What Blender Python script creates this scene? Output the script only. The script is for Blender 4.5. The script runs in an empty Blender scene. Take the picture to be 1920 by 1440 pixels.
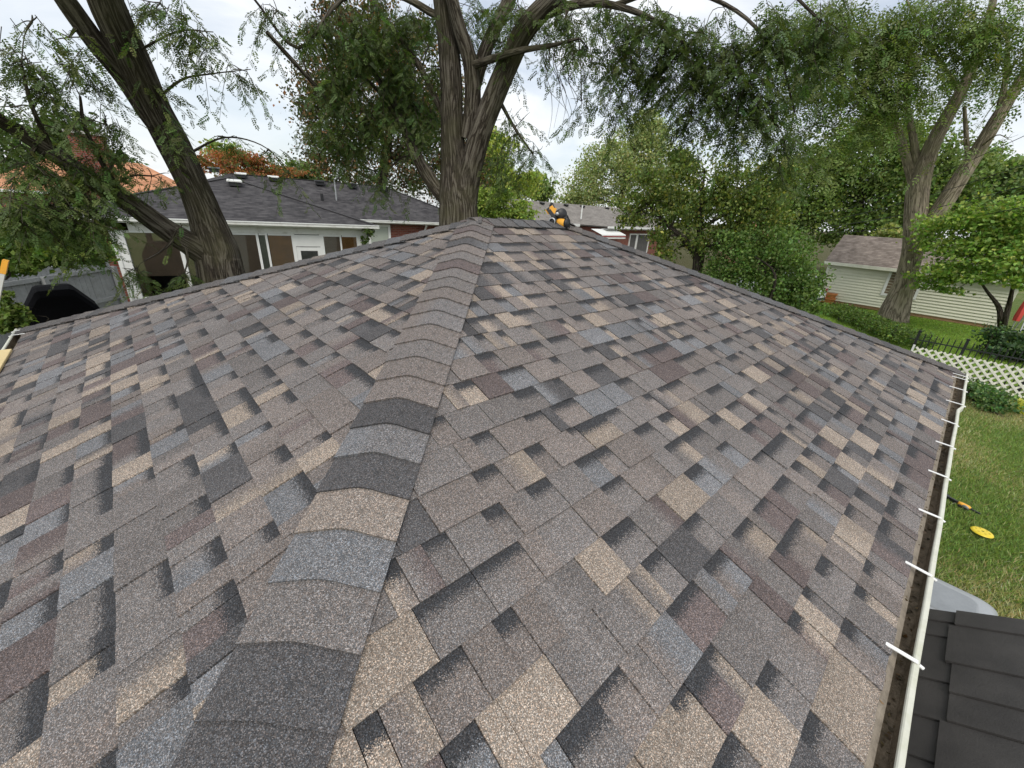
import bpy, math, random
import numpy as np
from mathutils import Vector, Matrix
random.seed(7); rng = np.random.default_rng(11)
PI = math.pi
scn = bpy.context.scene
COL = scn.collection

# ------------------------------------------------------------------ camera
ZE = 2.40                      # eave height of the garage
CAM = np.array([0.91172, 0.23316, 1.35110 + ZE])
YAW, PITCH, ROLL, FPX = math.radians(46.604), math.radians(23.195), math.radians(3.401), 757.76
ALPHA = math.radians(21.626)   # roof slope
RL, RW = 7.40, 6.34            # garage roof: eave lengths along x and y
def _axes():
    cy, sy, cp, sp = math.cos(YAW), math.sin(YAW), math.cos(PITCH), math.sin(PITCH)
    f = np.array([cy*cp, sy*cp, -sp]); r = np.array([sy, -cy, 0.0]); u = np.cross(r, f)
    c, s = math.cos(ROLL), math.sin(ROLL)
    return c*r + s*u, -s*r + c*u, f
AX_R, AX_U, AX_F = _axes()
def ray(px, py): return AX_F + AX_R*(px-960)/FPX - AX_U*(py-720)/FPX
def at(px, py, R):             # point seen at a photo pixel, at horizontal distance R
    v = ray(px, py); return CAM + v*R/math.hypot(v[0], v[1])
def gp(px, py, z=0.0):         # point seen at a photo pixel, on a level plane
    v = ray(px, py); return CAM + v*(z-CAM[2])/v[2]
def pj(P):
    v = np.asarray(P, float)-CAM; d = v@AX_F
    return np.array([960+FPX*(v@AX_R)/d, 720-FPX*(v@AX_U)/d, d])
def mpp(P):                    # metres per photo pixel at a point
    return ((np.asarray(P)-CAM)@AX_F)/FPX
cam = bpy.data.objects.new('camera', bpy.data.cameras.new('camera'))
COL.objects.link(cam)
cam.matrix_world = Matrix(((AX_R[0], AX_U[0], -AX_F[0], CAM[0]), (AX_R[1], AX_U[1], -AX_F[1], CAM[1]),
                           (AX_R[2], AX_U[2], -AX_F[2], CAM[2]), (0, 0, 0, 1)))
cam.data.sensor_width = 36.0; cam.data.lens = 36.0*FPX/1920.0
cam.data.clip_start = 0.05; cam.data.clip_end = 2000
scn.camera = cam

# ------------------------------------------------------------------ world, sun, exposure
SUN_TO = Vector((-0.50, -0.62, 1.0)).normalized()
w = bpy.data.worlds.new('World'); scn.world = w; w.use_nodes = True
nt = w.node_tree; nt.nodes.clear()
wo = nt.nodes.new('ShaderNodeOutputWorld'); bg = nt.nodes.new('ShaderNodeBackground')
sky = nt.nodes.new('ShaderNodeTexSky'); sky.sky_type = 'NISHITA'; sky.sun_disc = False
sky.sun_elevation = math.asin(SUN_TO.z); sky.sun_rotation = math.atan2(SUN_TO.x, SUN_TO.y)
sky.air_density = 1.0; sky.dust_density = 2.0
tc = nt.nodes.new('ShaderNodeTexCoord'); mp = nt.nodes.new('ShaderNodeMapping')
mp.inputs['Scale'].default_value = (1.0, 1.5, 3.6); mp.inputs['Rotation'].default_value = (0.1, 0.12, 0.5)
nz = nt.nodes.new('ShaderNodeTexNoise'); nz.inputs['Scale'].default_value = 2.2; nz.inputs['Detail'].default_value = 6
nz.inputs['Roughness'].default_value = 0.55; nz.inputs['Distortion'].default_value = 0.6
rp = nt.nodes.new('ShaderNodeValToRGB'); rp.color_ramp.elements[0].position = 0.30; rp.color_ramp.elements[1].position = 0.62
rp.color_ramp.elements[0].color = (0.40, 0.40, 0.40, 1); rp.color_ramp.elements[1].color = (0.97, 0.97, 0.97, 1)
mx = nt.nodes.new('ShaderNodeMix'); mx.data_type = 'RGBA'
mx.inputs['B'].default_value = (7.2, 7.4, 7.55, 1)
bg.inputs['Strength'].default_value = 0.105
L = nt.links.new
L(tc.outputs['Generated'], mp.inputs['Vector']); L(mp.outputs['Vector'], nz.inputs['Vector']); L(nz.outputs['Fac'], rp.inputs['Fac'])
L(rp.outputs['Color'], mx.inputs['Factor']); L(sky.outputs['Color'], mx.inputs['A']); L(mx.outputs['Result'], bg.inputs['Color']); L(bg.outputs['Background'], wo.inputs['Surface'])
sd = bpy.data.lights.new('sun', 'SUN'); sd.energy = 1.35; sd.angle = math.radians(30); sd.color = (1.0, 0.95, 0.87)
sun = bpy.data.objects.new('sun', sd); COL.objects.link(sun); sun.rotation_euler = SUN_TO.to_track_quat('Z', 'Y').to_euler()
vs = scn.view_settings; vs.view_transform = 'Standard'; vs.look = 'None'; vs.exposure = 0.50; vs.gamma = 1.0; vs.use_curve_mapping = False

# ------------------------------------------------------------------ helpers
def s2l(c): return tuple(((x/255)/12.92 if x/255 <= .04045 else ((x/255+.055)/1.055)**2.4) for x in c)
class NT:
    def __init__(s, name):
        s.m = bpy.data.materials.new(name); s.m.use_nodes = True; s.t = s.m.node_tree; s.t.nodes.clear()
        s.out = s.n('ShaderNodeOutputMaterial')
    def n(s, typ, **kw):
        nd = s.t.nodes.new(typ)
        for k, v in kw.items(): setattr(nd, k, v)
        return nd
    def l(s, a, b): s.t.links.new(a, b)
    def noise(s, vec, scale, detail=4, rough=.55, dist=0.0):
        n = s.n('ShaderNodeTexNoise'); n.inputs['Scale'].default_value = scale; n.inputs['Detail'].default_value = detail
        n.inputs['Roughness'].default_value = rough; n.inputs['Distortion'].default_value = dist
        if vec is not None: s.l(vec, n.inputs['Vector'])
        return n
    def ramp(s, fac, stops):
        r = s.n('ShaderNodeValToRGB'); e = r.color_ramp.elements
        while len(e) < len(stops): e.new(0.5)
        for i, (p, c) in enumerate(stops):
            e[i].position = p; e[i].color = (c[0], c[1], c[2], 1) if not isinstance(c, (int, float)) else (c, c, c, 1)
        s.l(fac, r.inputs['Fac']); return r
    def mix(s, fac, a, b, blend='MIX'):
        m = s.n('ShaderNodeMix', data_type='RGBA', blend_type=blend)
        for sock, v in (('Factor', fac), ('A', a), ('B', b)):
            if hasattr(v, 'is_linked') or hasattr(v, 'links'): s.l(v, m.inputs[sock])
            elif isinstance(v, (int, float)): m.inputs[sock].default_value = v if sock == 'Factor' else (v, v, v, 1)
            else: m.inputs[sock].default_value = (v[0], v[1], v[2], 1)
        return m.outputs['Result']
    def math(s, op, a, b=None, clamp=False):
        m = s.n('ShaderNodeMath', operation=op); m.use_clamp = clamp
        for i, v in enumerate((a, b)):
            if v is None: continue
            if isinstance(v, (int, float)): m.inputs[i].default_value = v
            else: s.l(v, m.inputs[i])
        return m.outputs[0]
    def bump(s, h, strength=.5, dist=.01):
        b = s.n('ShaderNodeBump'); b.inputs['Strength'].default_value = strength; b.inputs['Distance'].default_value = dist
        s.l(h, b.inputs['Height']); return b.outputs['Normal']
    def pbsdf(s, col, rough=.8, normal=None, spec=.3, metal=0.0):
        p = s.n('ShaderNodeBsdfPrincipled')
        if isinstance(col, (tuple, list)): p.inputs['Base Color'].default_value = (col[0], col[1], col[2], 1)
        else: s.l(col, p.inputs['Base Color'])
        if isinstance(rough, (int, float)): p.inputs['Roughness'].default_value = rough
        else: s.l(rough, p.inputs['Roughness'])
        p.inputs['Specular IOR Level'].default_value = spec; p.inputs['Metallic'].default_value = metal
        if normal is not None: s.l(normal, p.inputs['Normal'])
        s.l(p.outputs[0], s.out.inputs['Surface']); return p
    def obj(s): return s.n('ShaderNodeTexCoord').outputs['Object']
    def uv(s): return s.n('ShaderNodeTexCoord').outputs['UV']
    def attr(s, name):
        a = s.n('ShaderNodeAttribute'); a.attribute_name = name; return a
def mapping(N, vec, scale):
    m = N.n('ShaderNodeMapping'); m.inputs['Scale'].default_value = scale; N.l(vec, m.inputs['Vector']); return m.outputs['Vector']

def simple(name, col, rough=.6, var=.12, scale=8, spec=.3, bump=0.0, metal=0.0, dirt=None):
    N = NT(name); o = N.obj(); a = N.noise(o, scale, 5); b = N.noise(o, scale*7, 3)
    f = N.math('ADD', N.math('MULTIPLY', a.outputs['Fac'], .65), N.math('MULTIPLY', b.outputs['Fac'], .35))
    c = N.ramp(f, [(.3, [x*(1-var) for x in col]), (.7, [min(1, x*(1+var)) for x in col])]).outputs['Color']
    if dirt:
        d = N.noise(o, scale*.6, 6, .7); c = N.mix(N.ramp(d.outputs['Fac'], [(.5, 0.0), (.75, .7)]).outputs['Color'], c, dirt)
    nr = N.bump(b.outputs['Fac'], bump, .01) if bump else None
    N.pbsdf(c, rough, nr, spec, metal); return N.m

def link(o, parent=None):
    COL.objects.link(o)
    if parent is not None: o.parent = parent
    return o
def tag(o, label=None, cat=None, group=None, kind=None):
    if label: o['label'] = label
    if cat: o['category'] = cat
    if group: o['group'] = group
    if kind: o['kind'] = kind
    return o
def empty(name, loc=(0, 0, 0), rz=0.0):
    o = bpy.data.objects.new(name, None); o.location = loc; o.rotation_euler = (0, 0, rz); o.empty_display_size = .2
    return link(o)
class MB:                       # collects shapes for one mesh
    def __init__(s): s.v = []; s.f = []; s.sm = []
    def add(s, vs_, fs, smooth=False):
        k = len(s.v); s.v += [tuple(map(float, p)) for p in vs_]; s.f += [tuple(i+k for i in q) for q in fs]; s.sm += [smooth]*len(fs); return s
    def box(s, c, d, rot=None, bev=0.0):
        x, y, z = [a/2 for a in d]; c = Vector(c)
        if bev:
            b = bev; pts = []
            for sz, zz in ((1, z), (-1, -z)):
                for sx, sy in ((-1, -1), (1, -1), (1, 1), (-1, 1)):
                    pts += [Vector((sx*(x-b), sy*(y-b), zz))]
            for zz in (z-b, -z+b):
                for sx, sy in ((-1, -1), (1, -1), (1, 1), (-1, 1)):
                    pts += [Vector((sx*(x-b), sy*y, zz)), Vector((sx*x, sy*(y-b), zz))]
            if rot is not None: pts = [rot @ p for p in pts]
            import bmesh
            bm = bmesh.new()
            for p in pts: bm.verts.new(p+c)
            bmesh.ops.convex_hull(bm, input=bm.verts); bm.verts.index_update()
            s.add([v.co[:] for v in bm.verts], [[v.index for v in f.verts] for f in bm.faces]); bm.free(); return s
        pts = [Vector((a, b, e)) for e in (-z, z) for a, b in ((-x, -y), (x, -y), (x, y), (-x, y))]
        if rot is not None: pts = [rot @ p for p in pts]
        return s.add([p+c for p in pts], [(3, 2, 1, 0), (4, 5, 6, 7), (0, 1, 5, 4), (1, 2, 6, 5), (2, 3, 7, 6), (3, 0, 4, 7)])
    def bar(s, a, b, w_, h_, up=(0, 0, 1)):
        a = Vector(a); b = Vector(b); d = (b-a); ln = d.length; d.normalize(); up = Vector(up)
        if abs(d.dot(up)) > .98: up = Vector((1, 0, 0))
        r = d.cross(up).normalized(); u = r.cross(d)
        R = Matrix((r, d, u)).transposed()
        return s.box((a+b)/2, (w_, ln, h_), R)
    def tube(s, pts, rad, n=8, cap=True):
        pts = [Vector(p) for p in pts]; m = len(pts)
        if isinstance(rad, (int, float)): rad = [rad]*m
        ref = None; V = []
        for i, p in enumerate(pts):
            d = (pts[min(i+1, m-1)]-pts[max(i-1, 0)]).normalized()
            if ref is None: ref = Vector((0, 0, 1)) if abs(d.z) < .9 else Vector((1, 0, 0))
            r = (ref-d*ref.dot(d)).normalized(); ref = r; u = d.cross(r)
            for k in range(n):
                a = 2*PI*k/n; V.append(p+(r*math.cos(a)+u*math.sin(a))*rad[i])
        F = [(i*n+k, i*n+(k+1) % n, (i+1)*n+(k+1) % n, (i+1)*n+k) for i in range(m-1) for k in range(n)]
        s.add(V, F, True)
        if cap:
            s.add(V[:n], [tuple(range(n))[::-1]]); s.add(V[-n:], [tuple(range(n))])
        return s
    def lathe(s, prof, c, axis=(0, 0, 1), n=20):   # prof: (r, h)
        ax = Vector(axis).normalized(); ref = Vector((0, 0, 1)) if abs(ax.z) < .9 else Vector((1, 0, 0))
        r = (ref-ax*ref.dot(ax)).normalized(); u = ax.cross(r); c = Vector(c)
        V = [c+ax*h+(r*math.cos(2*PI*k/n)+u*math.sin(2*PI*k/n))*max(rr, 1e-4) for rr, h in prof for k in range(n)]
        F = [(i*n+k, i*n+(k+1) % n, (i+1)*n+(k+1) % n, (i+1)*n+k) for i in range(len(prof)-1) for k in range(n)]
        return s.add(V, F, True)
    def prism(s, poly, z0, z1, M=None):            # poly in xy, extruded in z, optional matrix
        n = len(poly); V = [Vector((x, y, z)) for z in (z0, z1) for x, y in poly]
        if M is not None: V = [M @ v for v in V]
        F = [tuple(range(n))[::-1], tuple(range(n, 2*n))]+[(i, (i+1) % n, n+(i+1) % n, n+i) for i in range(n)]
        return s.add(V, F)
    def build(s, name, mat, parent=None, uvs=None):
        me = bpy.data.meshes.new(name); me.from_pydata(s.v, [], s.f); me.materials.append(mat)
        me.polygons.foreach_set('use_smooth', s.sm); me.update()
        o = bpy.data.objects.new(name, me); return link(o, parent)
def np_mesh(name, V, F, mat, parent=None, cols=None, uv=None, smooth=False):
    V = np.ascontiguousarray(V, dtype=np.float32); F = np.ascontiguousarray(F, dtype=np.int32); k = F.shape[1]
    me = bpy.data.meshes.new(name); me.vertices.add(len(V)); me.vertices.foreach_set('co', V.ravel())
    me.loops.add(F.size); me.loops.foreach_set('vertex_index', F.ravel())
    me.polygons.add(len(F)); me.polygons.foreach_set('loop_start', np.arange(0, F.size, k, dtype=np.int32))
    if smooth: me.polygons.foreach_set('use_smooth', np.ones(len(F), dtype=bool))
    me.update(calc_edges=True)
    if cols is not None:
        a = me.color_attributes.new('col', 'FLOAT_COLOR', 'POINT'); a.data.foreach_set('color', np.ascontiguousarray(cols, dtype=np.float32).ravel())
    if uv is not None:
        u = me.uv_layers.new(name='UVMap'); u.data.foreach_set('uv', np.ascontiguousarray(uv[F.ravel()], dtype=np.float32).ravel())
    me.materials.append(mat)
    o = bpy.data.objects.new(name, me); return link(o, parent)
def copy_tree(o, parent=None):
    c = o.copy(); link(c, parent)
    for ch in list(o.children):
        if ch is not c: copy_tree(ch, c)
    return c

# ------------------------------------------------------------------ materials
def shingle_mat():
    N = NT('asphalt_shingle')
    c1 = N.attr('col'); c2 = N.attr('col2'); uv = N.uv()
    sx = N.n('ShaderNodeSeparateXYZ'); N.l(uv, sx.inputs[0])
    # uv: u = metres along the course, v = metres up from the butt edge
    v1 = N.n('ShaderNodeTexVoronoi', voronoi_dimensions='2D'); v1.inputs['Scale'].default_value = 520; N.l(uv, v1.inputs['Vector'])
    sv = N.n('ShaderNodeSeparateColor'); N.l(v1.outputs['Color'], sv.inputs[0])
    gran = N.ramp(sv.outputs[0], [(0, .38), (.35, .70), (.7, 1.02), (.88, 1.6), (1, 2.6)]).outputs['Color']
    edge = N.noise(uv, 70, 3, .7)                       # ragged colour borders
    jit = N.math('MULTIPLY', N.math('SUBTRACT', edge.outputs['Fac'], .5), .09)
    speck = N.math('MULTIPLY', N.math('SUBTRACT', sv.outputs[1], .5), .035)
    # second colour beyond a position along the tab (alpha of col2)
    k = N.math('ADD', N.math('SUBTRACT', sx.outputs[0], c2.outputs['Alpha']), N.math('ADD', jit, speck))
    kf = N.ramp(N.math('ADD', N.math('MULTIPLY', k, 18), .5), [(0, 0.0), (1, 1.0)]).outputs['Color']
    base = N.mix(kf, c1.outputs['Color'], c2.outputs['Color'])
    # dark exposed strip at the top of the recessed tabs (alpha of col = height where it starts)
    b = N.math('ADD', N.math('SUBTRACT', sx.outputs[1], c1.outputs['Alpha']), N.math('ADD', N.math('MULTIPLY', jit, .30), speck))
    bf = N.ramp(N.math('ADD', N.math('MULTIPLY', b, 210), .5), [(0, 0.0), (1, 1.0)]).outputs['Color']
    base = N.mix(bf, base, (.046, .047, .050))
    big = N.noise(N.obj(), 1.3, 4, .6)
    base = N.mix(1.0, base, N.ramp(big.outputs['Fac'], [(.3, .88), (.7, 1.12)]).outputs['Color'], 'MULTIPLY')
    colr = N.mix(1.0, base, gran, 'MULTIPLY')
    # coloured granules
    hue = N.ramp(sv.outputs[2], [(0, (1.12, .98, .9)), (.5, (1, 1, 1)), (1, (.9, .99, 1.1))]).outputs['Color']
    colr = N.mix(1.0, colr, hue, 'MULTIPLY')
    nr = N.bump(N.math('SUBTRACT', 1.0, v1.outputs['Distance']), .35, .0015)
    N.pbsdf(colr, .88, nr, .25); return N.m
SH = shingle_mat()

def bark_mat(name, c0, c1, sc=1.0, moss=None):
    N = NT(name); uv = N.uv()
    m = mapping(N, uv, (13*sc, 1.15*sc, 1)); a = N.noise(m, 1.5, 5, .55, .9); a2 = N.noise(mapping(N, uv, (34*sc, 5*sc, 1)), 1.5, 4, .6, .4)
    rdg = N.math('ABSOLUTE', N.math('SUBTRACT', N.math('MULTIPLY', a.outputs['Fac'], 2.0), 1.0))
    r = N.ramp(rdg, [(.0, 0.0), (.16, .75), (.5, 1.0)])
    h = N.math('ADD', N.math('MULTIPLY', r.outputs['Color'], .6), N.math('MULTIPLY', a2.outputs['Fac'], .45))
    col = N.ramp(h, [(.18, [x*.35 for x in c0]), (.5, c0), (.95, c1)]).outputs['Color']
    fine = N.noise(uv, 60, 4)
    col = N.mix(.35, col, N.ramp(fine.outputs['Fac'], [(.3, .5), (.7, 1.5)]).outputs['Color'], 'MULTIPLY')
    if moss:
        g = N.noise(N.obj(), 1.6, 4, .6); col = N.mix(N.ramp(g.outputs['Fac'], [(.45, 0.0), (.68, .65)]).outputs['Color'], col, moss)
    N.pbsdf(col, .95, N.bump(h, 1.0, .03), .1); return N.m
BARK1 = bark_mat('locust_bark', (.075, .062, .048), (.19, .172, .14), 1.0, (.105, .10, .055))
BARK3 = bark_mat('grey_bark', (.22, .185, .135), (.45, .385, .30), .7, (.28, .26, .16))
BARKS = bark_mat('dark_bark', (.05, .042, .034), (.11, .095, .075), 1.0)
def leaf_mat(name, trans=.35, gloss=.35):
    N = NT(name); a = N.attr('col')
    d = N.n('ShaderNodeBsdfPrincipled'); N.l(a.outputs['Color'], d.inputs['Base Color']); d.inputs['Roughness'].default_value = .55; d.inputs['Specular IOR Level'].default_value = gloss
    t = N.n('ShaderNodeBsdfTranslucent'); c = N.mix(1.0, a.outputs['Color'], (1.25, 1.35, .6), 'MULTIPLY'); N.l(c, t.inputs['Color'])
    m = N.n('ShaderNodeMixShader'); m.inputs[0].default_value = trans; N.l(d.outputs[0], m.inputs[1]); N.l(t.outputs[0], m.inputs[2]); N.l(m.outputs[0], N.out.inputs['Surface'])
    return N.m
LEAF = leaf_mat('foliage')

def grass_mat():
    N = NT('lawn'); o = N.obj()
    a = N.noise(o, .55, 5, .6); b = N.noise(o, 3.5, 5, .6); c = N.noise(o, 60, 4, .7)
    col = N.ramp(c.outputs['Fac'], [(.3, (.06, .095, .022)), (.5, (.11, .165, .04)), (.72, (.19, .23, .08))]).outputs['Color']
    dry = N.ramp(c.outputs['Fac'], [(.3, (.14, .12, .06)), (.7, (.42, .37, .21))]).outputs['Color']
    f = N.math('ADD', N.math('MULTIPLY', a.outputs['Fac'], .55), N.math('MULTIPLY', b.outputs['Fac'], .45))
    col = N.mix(N.ramp(f, [(.50, 0.0), (.62, .75)]).outputs['Color'], col, dry)
    # the watered neighbour lawn beyond the lattice is fresh green
    sx = N.n('ShaderNodeSeparateXYZ'); N.l(o, sx.inputs[0])
    far = N.ramp(N.math('MULTIPLY', N.math('SUBTRACT', sx.outputs[0], 17.2), 1.0), [(0, 0.0), (1, 1.0)]).outputs['Color']
    fr = N.ramp(c.outputs['Fac'], [(.3, (.13, .21, .03)), (.7, (.25, .34, .07))]).outputs['Color']
    fr = N.mix(N.ramp(b.outputs['Fac'], [(.45, 0.0), (.7, .35)]).outputs['Color'], fr, (.20, .24, .06))
    near = N.ramp(N.math('MULTIPLY', N.math('SUBTRACT', 8.0, sx.outputs[1]), 1.0), [(0, 0.0), (1, 1.0)]).outputs['Color']
    nx_ = N.ramp(N.math('MULTIPLY', N.math('SUBTRACT', 31.0, sx.outputs[0]), 1.0), [(0, 0.0), (1, 1.0)]).outputs['Color']
    far = N.mix(1.0, N.mix(1.0, far, near, 'MULTIPLY'), nx_, 'MULTIPLY')
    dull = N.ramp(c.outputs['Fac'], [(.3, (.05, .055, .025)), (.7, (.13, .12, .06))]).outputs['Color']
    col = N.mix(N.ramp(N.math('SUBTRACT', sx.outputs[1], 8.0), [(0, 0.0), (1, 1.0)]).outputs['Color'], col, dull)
    col = N.mix(far, col, fr)
    N.pbsdf(col, .95, N.bump(c.outputs['Fac'], .8, .05), .1); return N.m
GRASS = grass_mat()
WHITE = simple('white_paint', (.72, .73, .70), .5, .06, 5, dirt=(.42, .40, .34))
WHITE2 = simple('white_vinyl', (.74, .75, .73), .45, .05, 4)
LATW = simple('lattice_white', (.84, .82, .72), .5, .06, 5)
CREAM = simple('cream_trim', (.70, .70, .60), .5, .06, 5, dirt=(.45, .43, .34))
DARK = simple('black_rubber', (.012, .012, .013), .55, .3, 20, .3)
METAL = simple('galvanised_metal', (.42, .43, .44), .42, .12, 9, .5, metal=.6)
BLACKMETAL = simple('black_iron', (.018, .02, .02), .45, .3, 15, .4)
LIP = simple('gutter_white', (.63, .63, .54), .45, .08, 14, dirt=(.46, .47, .33))
STRAP = simple('strap_white', (.80, .80, .78), .4, .05, 9)
DIRT = simple('gutter_dirt', (.17, .135, .095), .9, .55, 26, .1, .6, dirt=(.055, .05, .03))
APRON = simple('weathered_apron', (.25, .215, .17), .8, .25, 30, .2, .3, dirt=(.09, .075, .055))
FENCE = simple('grey_fence_wood', (.30, .31, .31), .85, .18, 6, .1, .2, dirt=(.20, .20, .19))
DECK = simple('roof_deck', (.05, .05, .05), .9)
YEL = simple('yellow_plastic', (.86, .42, .05), .42, .08, 14, .45)
BLK = simple('black_plastic', (.018, .018, .02), .45, .3, 25, .45)
GREYP = simple('grey_plastic', (.34, .36, .38), .38, .06, 6, .4)
def roof_mat(name, cols, sx=1.0, sy=1.0):
    N = NT(name); uv = N.uv(); sp = N.n('ShaderNodeSeparateXYZ'); N.l(uv, sp.inputs[0])
    v = N.math('DIVIDE', sp.outputs[1], .145); row = N.math('FLOOR', v); fr = N.math('SUBTRACT', v, row)
    cb = N.n('ShaderNodeCombineXYZ'); N.l(N.math('MULTIPLY', sp.outputs[0], 3.2), cb.inputs[0]); N.l(N.math('MULTIPLY', row, 7.31), cb.inputs[1])
    n0 = N.noise(cb.outputs[0], 1.0, 2, .5); n = N.noise(uv, 1.2, 6, .65); n2 = N.noise(uv, 90, 3, .7)
    c = N.ramp(n0.outputs['Fac'], [(.36, cols[0]), (.64, cols[1])]).outputs['Color']
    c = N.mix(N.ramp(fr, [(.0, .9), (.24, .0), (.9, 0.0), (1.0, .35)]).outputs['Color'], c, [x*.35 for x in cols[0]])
    c = N.mix(1.0, c, N.ramp(n.outputs['Fac'], [(.3, .78), (.7, 1.22)]).outputs['Color'], 'MULTIPLY')
    c = N.mix(1.0, c, N.ramp(n2.outputs['Fac'], [(.3, .6), (.7, 1.4)]).outputs['Color'], 'MULTIPLY')
    N.pbsdf(c, .9, N.bump(fr, -.6, .02), .2); return N.m
ROOF_D = roof_mat('dark_shingle_roof', ((.042, .040, .043), (.088, .084, .086)))
ROOF_G = roof_mat('grey_shingle_roof', ((.20, .185, .17), (.27, .25, .23)))
ROOF_B = roof_mat('brown_shingle_roof', ((.17, .14, .12), (.29, .245, .21)))
ROOF_O = roof_mat('orange_shingle_roof', ((.46, .22, .12), (.56, .29, .17)))
def brick_mat():
    N = NT('red_brick'); uv = N.uv(); b = N.n('ShaderNodeTexBrick'); N.l(uv, b.inputs['Vector'])
    b.inputs['Scale'].default_value = 1; b.inputs['Brick Width'].default_value = .215; b.inputs['Row Height'].default_value = .078; b.inputs['Mortar Size'].default_value = .008
    b.inputs['Color1'].default_value = (.16, .045, .032, 1); b.inputs['Color2'].default_value = (.26, .085, .055, 1); b.inputs['Mortar'].default_value = (.20, .17, .15, 1)
    n = N.noise(uv, 40, 4); c = N.mix(.5, b.outputs['Color'], N.ramp(n.outputs['Fac'], [(.3, .6), (.7, 1.4)]).outputs['Color'], 'MULTIPLY')
    N.pbsdf(c, .9, N.bump(b.outputs['Fac'], -.6, .012), .15); return N.m
BRICK = brick_mat()
def glass_mat():
    N = NT('window_glass'); g = N.n('ShaderNodeBsdfGlossy'); g.inputs['Roughness'].default_value = .03; t = N.n('ShaderNodeBsdfTransparent'); t.inputs['Color'].default_value = (.82, .84, .83, 1)
    f = N.n('ShaderNodeFresnel'); f.inputs['IOR'].default_value = 1.5; m = N.n('ShaderNodeMixShader')
    N.l(N.math('ADD', f.outputs[0], .12), m.inputs[0]); N.l(t.outputs[0], m.inputs[1]); N.l(g.outputs[0], m.inputs[2]); N.l(m.outputs[0], N.out.inputs['Surface']); return N.m
GLASS = glass_mat()
BLIND = simple('brown_blind', (.62, .44, .33), .8, .12, 3)
WOODP = simple('orange_wood_panel', (.80, .38, .11), .5, .25, 4)
ROOM = simple('dark_room', (.09, .088, .085), .8, .3, 4)
PLANK = simple('pine_board', (.66, .52, .27), .7, .12, 6, dirt=(.45, .33, .16))

# ------------------------------------------------------------------ ground
me_n = 60
xs = np.concatenate([np.linspace(-900, -40, 8), np.linspace(-30, 60, 80), np.linspace(70, 900, 8)])
ys = np.concatenate([np.linspace(-900, -40, 8), np.linspace(-30, 60, 80), np.linspace(70, 900, 8)])
GX, GY = np.meshgrid(xs, ys, indexing='ij')
GZ = .03*np.sin(GX*.7+1)*np.cos(GY*.6)*(np.abs(GX) < 60)*(np.abs(GY) < 60)-.03
V = np.stack([GX, GY, GZ], -1).reshape(-1, 3); nx, ny = len(xs), len(ys)
I = np.arange(nx*ny).reshape(nx, ny); F = np.stack([I[:-1, :-1], I[1:, :-1], I[1:, 1:], I[:-1, 1:]], -1).reshape(-1, 4)
gr = np_mesh('ground', V, F, GRASS, smooth=True); tag(gr, kind='structure')

# ------------------------------------------------------------------ garage roof
garage = empty('garage', (RL/2, RW/2, 0)); gloc = np.array([RL/2, RW/2, 0.0])
tag(garage, 'hip roofed garage covered in mixed grey, tan and maroon architectural shingles with white gutters', 'garage')
def child(o): o.parent = garage; o.matrix_parent_inverse = Matrix.Translation((-RL/2, -RW/2, 0)); return o
CA, SA, TA = math.cos(ALPHA), math.sin(ALPHA), math.tan(ALPHA); HR = RW/2*TA; EXPO = .1429
apexA = np.array([RW/2, RW/2, ZE+HR]); apexB = np.array([RL-RW/2, RW/2, ZE+HR])
dz = np.array([0, 0, -.012])
cor = [np.array([0, 0, ZE]), np.array([RL, 0, ZE]), np.array([RL, RW, ZE]), np.array([0, RW, ZE])]
roof = MB().add([p+dz for p in cor+[apexA, apexB]]+[p+dz-np.array([0, 0, .12]) for p in cor],
                [(0, 1, 5, 4), (1, 2, 5), (2, 3, 4, 5), (3, 0, 4), (0, 3, 9, 6), (1, 0, 6, 7), (2, 1, 7, 8), (3, 2, 8, 9), (6, 9, 8, 7)]).build('roof', DECK)
child(roof)
PAL = [((.158, .146, .139), 33), ((.176, .155, .142), 25), ((.162, .166, .173), 11), ((.275, .232, .190), 13), ((.122, .099, .095), 10), ((.076, .075, .077), 8)]
PC = [tuple(.92*x+.08*m_ for x, m_ in zip(p, (.165, .148, .137))) for p, _ in PAL]; PW = [q for _, q in PAL]
def pick():
    c = random.choices(PC, PW)[0]; k = random.uniform(.86, 1.14); return tuple(x*k for x in c)
def clip(poly, n, d):          # keep n.p <= d
    out = []
    for i in range(len(poly)):
        a, b = poly[i], poly[(i+1) % len(poly)]; da = n[0]*a[0]+n[1]*a[1]-d; db = n[0]*b[0]+n[1]*b[1]-d
        if da <= 0: out.append(a)
        if (da < 0) != (db < 0) and abs(da-db) > 1e-12:
            t = da/(da-db); out.append((a[0]+t*(b[0]-a[0]), a[1]+t*(b[1]-a[1])))
    return out
faces = [(cor[0], np.array([1., 0, 0]), np.array([0, CA, SA]), np.array([0, -SA, CA]), RL),
         (cor[3], np.array([0, -1., 0]), np.array([CA, 0, SA]), np.array([-SA, 0, CA]), RW),
         (cor[1], np.array([0, 1., 0]), np.array([-CA, 0, SA]), np.array([SA, 0, CA]), RW),
         (cor[2], np.array([-1., 0, 0]), np.array([0, -CA, SA]), np.array([0, SA, CA]), RL)]
SMAX = RW/2/CA
pieces = []
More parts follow.
